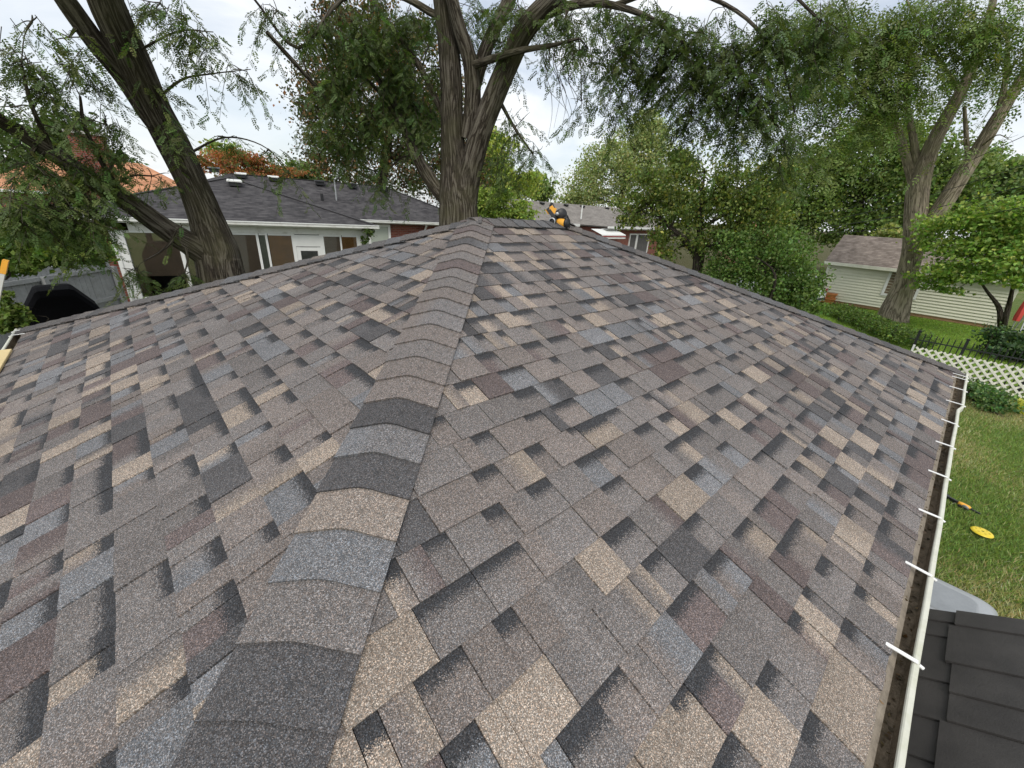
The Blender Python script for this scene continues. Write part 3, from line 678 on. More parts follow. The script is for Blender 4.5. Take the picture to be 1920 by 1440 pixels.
for k in range(nb):             # lapped boards, each proud of the one above at its foot
    z0 = .16+k*hb_; b = MB()
    b.add([(sx0-.065, sy0, z0), (sx0-.065, sy1, z0), (sx0-.004, sy1, z0+hb_+.012), (sx0-.004, sy0, z0+hb_+.012), (sx0+.02, sy0, z0), (sx0+.02, sy1, z0), (sx0+.02, sy1, z0+hb_+.012), (sx0+.02, sy0, z0+hb_+.012)], [(1, 0, 3, 2), (0, 1, 5, 4), (2, 3, 7, 6), (0, 4, 7, 3), (1, 2, 6, 5)])
    b.build('siding_board', GRN, sh)
for y in (sy0+.03, sy1-.03): MB().box((sx0-.035, y, 1.12), (.10, .12, 2.0)).build('corner_board', CREAM, sh)
MB().box((sx0+.03, (sy0+sy1)/2, .08), (.05, sy1-sy0-.1, .16)).build('footing', simple('orange_block', (.42, .25, .15), .9, .2, 5), sh)
MB().box((sx0+sdp/2+.06, (sy0+sy1)/2, 1.05), (sdp-.1, sy1-sy0-.06, 2.1)).build('wall', GRN, sh)
for y in (sy0-.001, sy1+.001): MB().add([(sx0, y, 2.1), (sx0+sdp, y, 2.1), (sx0+sdp/2, y, srz-.08)], [(0, 1, 2)]).build('gable', GRN, sh)
v = ray(1667, 520); t = (29.34-CAM[0])/v[0]; wyl = (CAM+v*t)[1]-2.0
wn = MB()
for yy in (wyl, wyl-1.25): wn.box((sx0-.05, yy, 1.42), (.06, .11, 1.25))
wn.box((sx0-.051, wyl-.625, 2.0), (.062, 1.36, .11)).box((sx0-.051, wyl-.625, .84), (.062, 1.36, .11)); wn = wn.build('window', WHITE2, sh)
MB().box((sx0-.05, wyl-.625, 1.42), (.02, 1.14, 1.06)).build('pane', simple('brown_blind_pane', (.16, .12, .08), .3, .3, 5), wn)

# --- dark resin storage shed beside the garage
PANEL = NT('resin_roof'); o_ = PANEL.obj(); n1 = PANEL.noise(o_, 120, 4, .6); n2 = PANEL.noise(o_, 5, 5, .6)
PANEL.pbsdf(PANEL.ramp(n2.outputs['Fac'], [(.3, (.050, .047, .045)), (.7, (.078, .073, .069))]).outputs['Color'], .62, PANEL.bump(n1.outputs['Fac'], .35, .004), .35); PANEL = PANEL.m
rs = empty('resin_shed', (2.6, -1.2, 0)); tag(rs, 'dark brown moulded plastic storage shed with stepped panel roof beside the gutter', 'shed')
kz = .66; xe = 3.83-2.6; ye = -.10+1.2; ze = 1.72
Ms = np.array([0, -1., kz]); Ms /= np.linalg.norm(Ms); nn = np.array([0, kz, 1.]); nn /= np.linalg.norm(nn)
def rpt(x, s, h=0.0): return np.array([x, ye, ze])+Ms*s+nn*h
def slab(xa, xb, sa, sb, h0a, h0b, name):
    b = MB(); P = [rpt(xa, sa, h0a), rpt(xb, sa, h0b), rpt(xb, sb, h0b), rpt(xa, sb, h0a)]; Q = [p-nn*.03 for p in P]
    return b.add(P+Q, [(0, 1, 2, 3), (7, 6, 5, 4), (0, 4, 5, 1), (1, 5, 6, 2), (2, 6, 7, 3), (3, 7, 4, 0)]).build(name, PANEL, rs)
seamS = .27
x = xe; k = 0; stepsL = [.11, .13, .33, .24, .22, .3, .2, .3, .3, .3, .3]; stepsR = [.14, .30, .20, .17, .27, .24, .3, .3, .3, .3]
for wd in stepsL: slab(x-wd+.004, x, .0, seamS+.02, .004, -.004, 'roof_panel'); x -= wd
x = xe
for j, wd in enumerate(stepsR):
    slab(x-wd+.004, x, seamS-(.022 if j % 3 == 1 else 0), 1.55, .018, .010, 'roof_panel'); x -= wd
for wd in (1,): 
    b = MB(); P = [rpt(xe, 1.55, .0), rpt(xe-2.6, 1.55, .0)]; Q = [p+np.array([0, -1.4, -.95]) for p in P]; b.add([P[0], P[1], Q[1], Q[0]], [(0, 1, 2, 3)]); b.build('roof_panel', PANEL, rs)
yb_ = rpt(0, 1.55)[1]-1.35
GREYW = simple('taupe_resin', (.30, .27, .23), .6, .06, 5)
for c, d in (((xe-1.3, ye-.06, .85), (2.45, .06, 1.7)), ((xe-1.3, yb_, .85), (2.45, .06, 1.7)), ((xe-.1, (ye+yb_)/2, .85), (.06, ye-yb_-.1, 1.7)), ((xe-2.5, (ye+yb_)/2, .85), (.06, ye-yb_-.1, 1.7))): MB().box(c, d).build('wall', GREYW, rs)

# ------------------------------------------------------------------ vegetation
def catmull(P, n):
    P = [np.asarray(p, float) for p in P]; P = [2*P[0]-P[1]]+P+[2*P[-1]-P[-2]]; out = []
    for i in range(1, len(P)-2):
        for t in np.linspace(0, 1, n, endpoint=False):
            a, b, c, d = P[i-1:i+3]; out.append(.5*((2*b)+(c-a)*t+(2*a-5*b+4*c-d)*t*t+(-a+3*b-3*c+d)*t**3))
    out.append(P[-2]); return np.array(out)
class Wood:                     # trunk and limbs of one tree as swept rings with bark ridges
    def __init__(s): s.V = []; s.F = []; s.UV = []; s.n = 0
    def limb(s, pts, rads, ring=12, seg=6, ridge=.0, wob=.0):
        P = catmull(pts, seg); m = len(P); t = np.linspace(0, len(rads)-1, m); R = np.interp(t, range(len(rads)), rads)
        ref = np.array([.3, .9, .1]); vlen = 0; ph = random.uniform(0, 9)
        ang_ = np.linspace(0, 2*PI, ring+1)
        base = s.n
        for i in range(m):
            d = P[min(i+1, m-1)]-P[max(i-1, 0)]; d /= np.linalg.norm(d)+1e-9
            r = ref-d*(ref@d); r /= np.linalg.norm(r)+1e-9; ref = r; u = np.cross(d, r)
            if i: vlen += np.linalg.norm(P[i]-P[i-1])
            rr = R[i]*(1+ridge*(np.sin(ang_*7+ph+.7*np.sin(vlen*2.1))*.5+np.sin(ang_*13+vlen*1.3+ph)*.35+.5*np.sin(ang_*3+vlen*.9+ph))+wob*np.sin(ang_*2+vlen*2+ph))
            rr[-1] = rr[0]
            s.V.append(P[i]+(np.outer(np.cos(ang_), r)+np.outer(np.sin(ang_), u))*rr[:, None])
            s.UV.append(np.stack([ang_/(2*PI)*max(2*PI*R.mean(), .05), np.full(ring+1, vlen)], -1)); s.n += ring+1
        k = ring+1
        for i in range(m-1):
            a = base+i*k+np.arange(ring); s.F.append(np.stack([a, a+1, a+k+1, a+k], -1))
        return P, R
    def build(s, name, mat, parent):
        V = np.concatenate(s.V); o = np.array(parent.location); return np_mesh(name, V-o, np.concatenate(s.F), mat, parent, uv=np.concatenate(s.UV), smooth=True)
def unit(a): return a/(np.linalg.norm(a, axis=-1, keepdims=True)+1e-9)
def fronds(O, A, Ln, cols, pairs=5, lw=.30, ll=.26):
    """pinnate leaves: N origins, axes, lengths -> rhombic leaflets"""
    N = len(O); up = unit(rng.normal(0, .45, (N, 3))+[0, 0, 1.0]); side = unit(np.cross(A, up)); nrm = np.cross(side, A)
    V = []; C = []
    for k in range(pairs*2+1):
        if k < pairs*2:
            t = .18+.82*(k//2+.5)/pairs; sg = 1 if k % 2 else -1
            dirn = unit(side*sg*.9+A*.55+nrm*rng.normal(-.18, .22, (N, 1)))
        else: t = 1.0; dirn = A
        l = (Ln*ll*rng.uniform(.8, 1.15, N)*(1.0-.35*abs(t-.55)))[:, None]
        b = O+A*(Ln*t)[:, None]-nrm*(Ln*.22*t*t)[:, None]; wv = unit(np.cross(nrm, dirn))*l*lw*.5
        q = np.stack([b, b+dirn*l*.5+wv, b+dirn*l, b+dirn*l*.5-wv], 1); V.append(q); C.append(np.repeat(cols[:, None, :], 4, 1))
    V = np.concatenate(V).reshape(-1, 3); C = np.concatenate(C).reshape(-1, 3); F = np.arange(len(V)).reshape(-1, 4)
    return V, F, C
LEAFK = 2.0
def leafcol(base, N, var=.25, hue=.12):
    b = LEAFK*np.array(base)[None]*np.exp(rng.normal(0, var, (N, 1)))*(1+rng.normal(0, hue, (N, 3))*[1, .35, .6]); return np.clip(b, .004, .6)
def rgba(C): return np.concatenate([C, np.ones((len(C), 1))], 1)
def nearest_limb(limbs, p):
    best = None
    for P, R in limbs:
        d = np.linalg.norm(P-p, axis=1)+np.maximum(0, P[:, 2]-p[2]-.2)*.0; i = int(d.argmin())
        if best is None or d[i] < best[0]: best = (d[i], P[i], R[i])
    return best[1], best[2]
def locust_crown(wood, limbs, blobs, parent, dens, frond_len, col, per=13, pairs=5, spray_len=(.35, .8), ll=.26, lw=.32):
    """blobs: (px, py, rx, ry, R, weight); twig sprays with drooping compound leaves, all carried by branches"""
    OO = []; AA = []; LL = []
    for (px, py, rx, ry, R, wgt) in blobs:
        c = at(px, py, R); m = mpp(c); ex, ez = rx*m, ry*m; ey = .6*(ex+ez)*.9
        fr = AX_R*1.0; fd = unit(np.array([c[0]-CAM[0], c[1]-CAM[1], 0.]))
        q, rq = nearest_limb(limbs, c)
        mid = (q+c)/2+np.array([0, 0, .12*np.linalg.norm(c-q)])
        wood.limb([q, mid, c], [min(rq*.5, .02+.012*np.linalg.norm(c-q)), min(rq*.35, .02), .010], 6, 4)
        n_sub = max(3, int(3+wgt*2)); subs = []
        for _ in range(n_sub):
            d = rng.normal(0, 1, 3); d /= np.linalg.norm(d); d *= rng.uniform(.5, 1.0)
            e = c+fr*d[0]*ex+fd*d[1]*ey+np.array([0, 0, 1])*d[2]*ez
            P, _r = wood.limb([c, (c+e)/2+(rng.normal(0, .10, 3)+[0, 0, .08])*np.linalg.norm(e-c), e], [.006, .005, .002], 4, 3); subs.append(P)
        ns = int(dens*wgt*(rx*ry)/1000*PI)
        for _ in range(ns):
            P = subs[rng.integers(len(subs))]
            if rng.random() < .78: p0 = P[rng.integers(1, len(P))]+rng.normal(0, .5, 3)*[ex*.3, ex*.3, ez*.3]
            else:
                d = rng.normal(0, 1, 3); d /= np.linalg.norm(d); d *= rng.random()**.45; p0 = c+fr*d[0]*ex+fd*d[1]*ey+np.array([0, 0, 1])*d[2]*ez
            dr_ = rng.normal(0, 1, 3); dr_[2] = -abs(dr_[2])*.7-.35; dr_ /= np.linalg.norm(dr_)
            ln = rng.uniform(*spray_len); k = per
            t = np.linspace(.08, 1, k); twig = p0+np.outer(t*ln, dr_)+np.outer(-(t**2)*ln*.28, [0, 0, 1.])
            wood.limb([p0, twig[k//2], twig[-1]], [.0045, .003, .0015], 3, 2)
            sd_ = np.cross(dr_, [0, 0, 1.]); sd_ /= np.linalg.norm(sd_)+1e-9; alt = np.where(np.arange(k) % 2, 1., -1.)
            a = unit(np.outer(alt, sd_)*.9+dr_*.45+rng.normal(0, .3, (k, 3))+[0, 0, -.35])
            OO.append(twig); AA.append(a); LL.append(frond_len*rng.uniform(.65, 1.2, k))
    O = np.concatenate(OO); A = np.concatenate(AA); Ln = np.concatenate(LL)
    V, F, C = fronds(O, A, Ln, leafcol(col, len(O), .28, .12), pairs, lw, ll)
    return np_mesh('crown', V-np.array(parent.location), F, LEAF, parent, rgba(C))
def leaves(P, size, cols, flat=.5):
    N = len(P); nrm = unit(rng.normal(0, 1, (N, 3))*[1, 1, .7]+[0, 0, flat]); a = unit(np.cross(nrm, rng.normal(0, 1, (N, 3)))); b = np.cross(nrm, a)
    s = (size*rng.uniform(.6, 1.25, N))[:, None]
    V = np.stack([P-a*s*.5, P+b*s*.36-nrm*s*.08+a*s*.02, P+a*s*.55, P-b*s*.36-nrm*s*.08+a*s*.02], 1).reshape(-1, 3)
    return V, np.arange(len(V)).reshape(-1, 4), np.repeat(cols, 4, 0)
def clump_points(c, ex, ey, ez, n, sub=14, spread=.22, fd=None):
    """points in lumps over an ellipsoid: uneven outline and gaps"""
    fr = np.array([AX_R[0], AX_R[1], 0.]); fr /= np.linalg.norm(fr); fd = np.array([-fr[1], fr[0], 0.])
    d = unit(rng.normal(0, 1, (sub, 3)))*(rng.uniform(.25, 1.0, (sub, 1))**.5); i = rng.integers(0, sub, n)
    sz = rng.uniform(.6, 1.4, sub)
    q = d[i]+rng.normal(0, 1, (n, 3))*spread*sz[i][:, None]
    return c+np.outer(q[:, 0]*ex, fr)+np.outer(q[:, 1]*ey, fd)+np.outer(q[:, 2]*ez, [0, 0, 1.])
def broad_tree(name, base, blobs, R, leaf, n, col, label, trunk_r=.25, bark=None, group=None, cat='tree', trunk=None, var=.28, spread=.22, sub=16, flat=.5, multi=1, col2=None, low=None):
    """blobs: (px, py, rx, ry[, R])"""
    t = empty(name, tuple(base)); tag(t, label, cat, group); w_ = Wood(); base = np.array(base, float)
    cs = [at(b[0], b[1], b[4] if len(b) > 4 else R) for b in blobs]; area = np.array([b[2]*b[3] for b in blobs], float); area /= area.sum()
    top = max(cs, key=lambda c: c[2]); cen = np.average(cs, axis=0, weights=area); limbs = []
    for k in range(multi):
        o = np.array([rng.normal(0, .25), rng.normal(0, .25), 0])*(multi > 1)
        mid = base+(cen-base)*.45+o; P = [base+o*.4-[0, 0, .2], base+(mid-base)*.5+rng.normal(0, .05, 3)+o*.3, mid, cen+o*2, top+o-[0, 0, .3]]
        if trunk is not None: P = trunk[k]
        limbs.append(w_.limb(P, [trunk_r*1.25, trunk_r, trunk_r*.85, trunk_r*.5, trunk_r*.15], 12, 6, .04))
    PT = []
    for c, b, ar in zip(cs, blobs, area):
        m = mpp(c); q, rq = nearest_limb(limbs, c-np.array([0, 0, .4])); w_.limb([q, (q+c)/2+rng.normal(0, .1, 3), c], [min(rq*.6, trunk_r*.4), trunk_r*.2, trunk_r*.06], 6, 4)
        for _ in range(4):
            e = c+rng.normal(0, .6, 3)*[b[2]*m, b[2]*m, b[3]*m]; w_.limb([c, (c+e)/2+[0, 0, .1], e], [trunk_r*.1, trunk_r*.06, trunk_r*.02], 4, 3)
        PT.append(clump_points(c, b[2]*m, (b[2]+b[3])*.5*m, b[3]*m, max(40, int(n*ar)), sub, spread))
    P = np.concatenate(PT); P = P[P[:, 2] > (.05 if low is None else low)]
    cc = leafcol(col, len(P), var)
    if col2 is not None:
        k = rng.random(len(P)) < .3; cc[k] = leafcol(col2, k.sum(), var)
    w_.build('trunk', bark or BARKS, t); V, F, C = leaves(P, leaf, cc, flat); np_mesh('crown', V-base, F, LEAF, t, rgba(C)); return t

# --- honey locust leaning over the left hip
T1 = empty('leaning_locust_tree', (1.95, 8.25, 0)); tag(T1, 'leaning honey locust with low forked limb in front of the glazed porch', 'tree')
WEXP = .55; W1 = Wood(); rad = lambda P, px: px*.5*mpp(P)*(((np.asarray(P)-CAM)@AX_F)/np.linalg.norm(np.asarray(P)-CAM))**WEXP
def pl(lst): # (px, py, R, width px) -> points, radii
    P = [at(a, b, R) for a, b, R, _ in lst]; return P, [rad(p, l[3]) for p, l in zip(P, lst)]
P, r = pl([(414, 505, 8.1, 84), (408, 470, 8.1, 80), (388, 410, 8.1, 66), (362, 345, 8.0, 60), (325, 270, 7.9, 66), (285, 195, 7.7, 66), (245, 105, 7.4, 72), (205, 20, 7.1, 76), (165, -80, 6.8, 74), (110, -220, 6.5, 60)])
P = [np.array([1.95, 8.25, -.2]), np.array([1.95, 8.25, 1.0])]+P; r = [.55, .42]+r
l1 = [W1.limb(P, r, 44, 7, .045)]
P, r = pl([(318, 262, 7.9, 44), (282, 215, 7.75, 46), (235, 145, 7.6, 46), (185, 85, 7.4, 46), (130, 10, 7.2, 46), (70, -80, 7.0, 40)]); l1.append(W1.limb(P, r, 36, 6, .05))
P, r = pl([(405, 490, 8.1, 56), (365, 462, 8.05, 50), (310, 428, 8.0, 44), (240, 378, 7.9, 42), (170, 335, 7.8, 38), (90, 280, 7.7, 38), (0, 225, 7.6, 34), (-120, 160, 7.4, 26)]); l1.append(W1.limb(P, r, 36, 6, .05))
for lst in ([(240, 378, 7.9, 16), (200, 320, 7.7, 12), (160, 240, 7.5, 9), (150, 180, 7.4, 5)], [(170, 335, 7.8, 14), (130, 380, 7.5, 9), (70, 430, 7.3, 5)], [(285, 195, 7.7, 8), (340, 150, 7.3, 5), (400, 138, 7.1, 3), (470, 130, 7.0, 1.5)],
            [(350, 290, 8.0, 6), (420, 258, 7.7, 3.5), (490, 272, 7.5, 2.5), (540, 315, 7.5, 1.2)], [(330, 440, 8.0, 8), (310, 465, 7.7, 5), (270, 490, 7.5, 3)], [(345, 450, 8.0, 7), (352, 485, 7.8, 4), (345, 515, 7.7, 2)],
            [(235, 110, 7.4, 7), (330, 60, 7.0, 4), (400, 60, 6.8, 2)], [(100, 285, 7.7, 14), (60, 200, 7.4, 9), (40, 120, 7.2, 6)]):
    P, r = pl(lst); l1.append(W1.limb(P, r, 8, 5))
B1 = [(50, 110, 70, 40, 7.3, .6), (130, 70, 50, 26, 7.2, .35), (115, 120, 50, 24, 7.4, .8), (95, 175, 60, 22, 7.4, .35), (30, 200, 45, 34, 7.4, .35), (200, 235, 34, 40, 7.5, .55), (100, 240, 70, 26, 7.5, .45), (55, 305, 75, 38, 7.5, 1.1), (150, 330, 56, 44, 7.5, 1.1),
      (100, 385, 75, 40, 7.4, 1.0), (30, 385, 50, 50, 7.3, 1.0), (180, 400, 32, 40, 7.5, .8), (215, 300, 40, 34, 7.6, .7), (160, 460, 24, 22, 7.4, .7), (255, 508, 32, 17, 7.5, 1.3), (348, 508, 18, 19, 7.7, 1.2),
      (340, 40, 50, 30, 6.9, .45), (390, 75, 50, 26, 6.8, .45), (300, 5, 100, 24, 6.9, .45), (450, 130, 44, 22, 7.0, .55), (375, 130, 30, 12, 7.1, .35), (430, 258, 46, 13, 7.6, .6), (500, 285, 36, 18, 7.5, .6), (540, 325, 24, 16, 7.5, .6), (265, 155, 30, 20, 7.4, .7), (305, 225, 30, 20, 7.6, .7), (340, 425, 26, 8, 7.7, .4), (60, 40, 50, 26, 7.0, .35), (285, 330, 40, 20, 7.7, .5), (330, 270, 26, 14, 7.7, .5)]
locust_crown(W1, l1, B1, T1, 4.2, .14, (.046, .066, .018), 12, 6, (.22, .55), .25, .56); W1.build('trunk', BARK1, T1)

# --- honey locust right behind the garage
T2 = empty('forked_locust_tree', (5.80, 7.25, 0)); tag(T2, 'tall honey locust with fused forking stems rising directly behind the garage ridge', 'tree')
W2 = Wood(); l2 = []
P, r = pl([(860, 420, 8.55, 74), (858, 370, 8.55, 72), (852, 310, 8.55, 52), (848, 240, 8.5, 46), (846, 160, 8.45, 46), (840, 80, 8.4, 46), (830, 0, 8.3, 44), (815, -120, 8.2, 36), (800, -260, 8.1, 24)])
l2.append(W2.limb([np.array([5.80, 7.25, -.2]), np.array([5.80, 7.25, 1.2])]+P, [.58, .42]+r, 44, 7, .05))
P, r = pl([(872, 390, 8.5, 44), (882, 320, 8.45, 44), (900, 250, 8.35, 44), (925, 185, 8.25, 44), (955, 115, 8.1, 44), (985, 55, 7.9, 44), (1030, 5, 7.7, 42), (1100, -60, 7.5, 36), (1200, -140, 7.3, 26)]); l2.append(W2.limb(P, r, 36, 7, .05))
P, r = pl([(876, 260, 8.45, 30), (886, 190, 8.4, 34), (882, 120, 8.3, 32), (862, 55, 8.2, 30), (845, -10, 8.1, 28), (820, -110, 8.0, 22)]); l2.append(W2.limb(P, r, 30, 6, .05))
P, r = pl([(888, 170, 8.4, 26), (905, 110, 8.5, 28), (930, 50, 8.6, 28), (965, -20, 8.7, 26)]); l2.append(W2.limb(P, r, 24, 6, .05))
P, r = pl([(848, 392, 8.6, 26), (812, 345, 8.8, 26), (782, 295, 9.0, 24), (762, 250, 9.2, 20), (735, 190, 9.3, 14), (690, 120, 9.3, 9)]); l2.append(W2.limb(P, r, 20, 6, .05))
for lst in ([(838, 230, 8.6, 12), (790, 130, 8.9, 13), (745, 65, 9.0, 11), (700, 0, 9.0, 8)], [(880, 125, 8.3, 16), (925, 110, 8.0, 15), (975, 95, 7.7, 13), (1035, 85, 7.4, 9), (1085, 72, 7.2, 6)],
            [(1000, 35, 7.85, 22), (1080, 8, 7.6, 18), (1150, 10, 7.4, 14), (1230, 40, 7.2, 10), (1300, 100, 7.1, 7), (1350, 180, 7.1, 4)], [(1150, 10, 7.4, 11), (1260, -20, 7.2, 10), (1380, 20, 7.1, 8), (1460, 110, 7.1, 5), (1490, 210, 7.1, 3)],
            [(1100, -60, 7.5, 14), (1250, -90, 7.2, 12), (1420, -60, 7.1, 9), (1540, 40, 7.1, 5)], [(590, 60, 9.0, 4), (640, 130, 9.0, 5), (700, 160, 9.1, 7), (762, 250, 9.2, 10)], [(940, 195, 8.4, 8), (965, 240, 8.3, 6), (1000, 290, 8.2, 3)],
            [(820, 30, 8.4, 16), (740, -10, 8.6, 13), (640, 0, 8.7, 9), (560, 90, 8.8, 7), (470, -10, 8.6, 5)], [(560, 90, 8.8, 5), (585, 150, 8.8, 4), (650, 230, 8.9, 3)], [(500, 60, 8.3, 9), (545, 110, 8.5, 10), (600, 170, 8.8, 8)]):
    P, r = pl(lst); l2.append(W2.limb(P, r, 10, 5))
for k in range(9):              # bare hanging twigs
    a = random.uniform(1000, 1070); b = random.uniform(75, 110); P = [at(a, b, 7.5)]; 
    for j in range(4): P.append(at(a+random.uniform(-14, 22)+j*5, b+(j+1)*random.uniform(28, 42), 7.5))
    W2.limb(P, [.008, .006, .005, .003, .0015], 4, 3)
B2 = [(600, 30, 70, 45, 8.8, .8), (690, 60, 85, 60, 9.0, 1.6), (640, 150, 70, 50, 9.0, 1.5), (740, 140, 70, 60, 9.2, 1.6), (690, 220, 80, 45, 9.2, 1.5), (780, 200, 50, 70, 9.3, 1.5), (760, 30, 70, 40, 8.9, 1.2), (640, 260, 70, 35, 9.2, 1.2), (780, 330, 45, 25, 9.3, .6),
      (520, 20, 50, 30, 8.6, .6), (900, 20, 60, 40, 8.6, 1.0), (975, 20, 60, 40, 8.0, 1.0), (940, 80, 40, 30, 8.3, .7), (1060, 35, 60, 35, 7.5, 1.1), (1140, 30, 60, 35, 7.4, 1.1), (1100, 90, 45, 30, 7.3, .8), (1165, 110, 55, 45, 7.3, 1.0), (1160, 185, 40, 40, 7.2, .7),
      (1230, 40, 70, 50, 7.2, 1.2), (1250, 130, 55, 60, 7.2, 1.1), (1320, 60, 70, 50, 7.1, 1.2), (1310, 160, 50, 55, 7.1, 1.0), (1380, 110, 60, 60, 7.1, 1.1), (1290, 215, 40, 30, 7.1, .6), (1390, 210, 55, 55, 7.1, .9), (1440, 160, 55, 70, 7.1, 1.0), (1470, 270, 45, 40, 7.1, .7), (1450, 50, 70, 50, 7.1, 1.0), (1530, 60, 60, 60, 7.1, .9),
      (970, 235, 38, 45, 8.3, .7), (1000, 285, 40, 28, 8.2, .8), (975, 320, 32, 25, 8.3, .6), (940, 280, 30, 40, 8.4, .6), (1090, 190, 28, 30, 7.4, .3), (720, 330, 60, 30, 9.3, .8), (600, 210, 50, 40, 9.0, .8), (830, 130, 30, 60, 8.9, .7)]
locust_crown(W2, l2, B2, T2, 3.3, .165, (.042, .062, .018), 12, 6, (.3, .7), .25, .56); W2.build('trunk', BARK1, T2)

# --- big pale barked tree in the neighbour's lawn
b3 = gp(1674, 600); T3 = empty('pale_forked_tree', tuple(b3)); tag(T3, 'large pale barked tree forking above the green shed roof', 'tree')
WEXP = .8; W3 = Wood(); l3 = []
R3 = math.hypot(b3[0]-CAM[0], b3[1]-CAM[1])
P, r = pl([(1678, 580, R3, 46), (1695, 530, R3, 40), (1711, 470, R3, 41), (1717, 410, R3, 46), (1722, 350, R3, 46), (1742, 285, R3, 36), (1772, 225, R3, 32), (1805, 165, R3, 28), (1835, 95, R3, 24), (1860, 10, R3, 18), (1880, -90, R3, 12)])
l3.append(W3.limb([b3-[0, 0, .4], P[0]]+P[1:], [.68, .54]+r[1:], 32, 6, .03))
P, r = pl([(1728, 440, R3, 40), (1765, 390, R3, 38), (1800, 335, R3, 36), (1832, 285, R3, 34), (1868, 225, R3, 32), (1905, 165, R3, 28), (1960, 80, R3, 20)]); l3.append(W3.limb(P, r, 28, 6, .04))
for lst in ([(1712, 340, R3, 22), (1698, 290, R3, 20), (1680, 235, R3, 17), (1650, 150, R3, 12), (1610, 60, R3-1, 8)], [(1722, 320, R3, 18), (1712, 260, R3, 16), (1700, 190, R3, 12), (1700, 90, R3, 8)], [(1815, 310, R3, 12), (1812, 260, R3, 11), (1808, 200, R3, 8)], [(1868, 225, R3, 16), (1885, 150, R3, 14), (1890, 60, R3, 9)], [(1650, 150, R3, 9), (1570, 130, R3-1.5, 7), (1500, 180, R3-2, 5), (1480, 260, R3-2, 3)], [(1800, 170, R3, 10), (1740, 80, R3-1, 8), (1700, 0, R3-1, 5)]):
    P, r = pl(lst); l3.append(W3.limb(P, r, 12, 5, .03))
MB_ = MB()
B3 = [(1510, 60, 80, 60, 22, 1.1), (1600, 70, 90, 70, 22.5, 1.5), (1690, 60, 90, 70, 23, 1.6), (1780, 60, 90, 70, 24, 1.5), (1870, 50, 80, 60, 24, 1.2), (1620, 160, 75, 60, 22.5, 1.5), (1540, 160, 60, 60, 22, 1.1), (1700, 150, 70, 60, 23, 1.4), (1650, 230, 50, 45, 23, 1.1), (1560, 240, 50, 45, 22, .9), (1500, 250, 40, 60, 22, .7), (1530, 310, 40, 40, 22, .6), (1790, 140, 55, 40, 27, .8), (1860, 140, 55, 40, 27, .7), (1730, 200, 40, 34, 28, .7), (1840, 230, 30, 30, 29, .4), (1910, 110, 50, 60, 24, .8), (1890, 260, 30, 25, 24, .3), (1480, 130, 50, 60, 22, .8), (1440, 330, 30, 30, 22, .3), (1590, 10, 100, 30, 22.5, .9), (1780, 5, 110, 30, 23.5, .9), (1800, 270, 30, 20, 24.5, .5)]
locust_crown(W3, l3, B3, T3, 3.6, .40, (.075, .103, .030), 9, 3, (.7, 1.5), .36, .45); W3.build('trunk', BARK3, T3)

# --- other trees and shrubs
def gb(px, py, R): p = at(px, py, R); return (p[0], p[1], 0.0)
broad_tree('copper_beech_tree', gb(690, 340, 34), [(690, 60, 90, 60), (620, 130, 65, 60), (700, 150, 100, 70), (790, 130, 70, 80), (610, 220, 62, 50), (690, 240, 110, 60), (780, 240, 80, 70), (620, 290, 60, 35), (700, 320, 110, 40), (800, 320, 70, 50), (585, 190, 40, 40), (660, 30, 60, 40), (860, 250, 70, 90), (880, 330, 50, 40)], 34, .20, 46000, (.036, .042, .018), 'broad copper beech with rusty brown edge leaves rising behind the dark roof', .45, sub=26, spread=.20, col2=(.12, .065, .03))
broad_tree('orange_maple_tree', gb(450, 310, 52), [(440, 300, 50, 18), (490, 314, 40, 12), (400, 304, 40, 12), (540, 322, 36, 9), (455, 290, 24, 10), (430, 322, 50, 12), (500, 330, 50, 9)], 52, .24, 7500, (.19, .07, .03), 'orange leaved maple peeking above the dark hip roof', .2, col2=(.11, .10, .03))
broad_tree('distant_green_tree', gb(420, 280, 66), [(418, 282, 32, 16), (435, 295, 30, 14)], 66, .42, 1600, (.13, .17, .05), 'light green treetop just above the orange maple', .2)
broad_tree('yellow_green_shrub', gb(930, 380, 17), [(905, 385, 40, 22), (950, 392, 45, 18), (925, 365, 35, 18), (975, 402, 30, 10)], 17, .11, 7000, (.11, .15, .03), 'yellow green shrub just beside the forked trunk', .05, cat='shrub')
broad_tree('lime_tree', gb(940, 340, 40), [(940, 345, 50, 32), (915, 315, 40, 40), (975, 345, 40, 24), (930, 280, 40, 30)], 40, .22, 14000, (.17, .21, .045), 'bright lime green tree behind the forked trunk', .2)
broad_tree('distant_round_tree', gb(1015, 355, 58), [(1012, 352, 30, 20), (1000, 338, 22, 12), (1025, 362, 22, 14)], 58, .40, 3200, (.10, .14, .045), 'mid green round tree above the pale grey roof', .2)
broad_tree('silver_maple_tree', gb(1160, 370, 52), [(1150, 320, 60, 40), (1100, 350, 45, 35), (1200, 330, 60, 45), (1180, 270, 50, 30), (1220, 255, 40, 30), (1120, 300, 35, 22), (1240, 300, 40, 40), (1130, 375, 70, 18), (1210, 225, 28, 18), (1090, 375, 40, 16), (1250, 370, 40, 30)], 52, .25, 28000, (.155, .18, .075), 'pale silvery green maple standing beyond the pale grey roof', .35, sub=22)
tb = gb(1300, 500, 15.5)
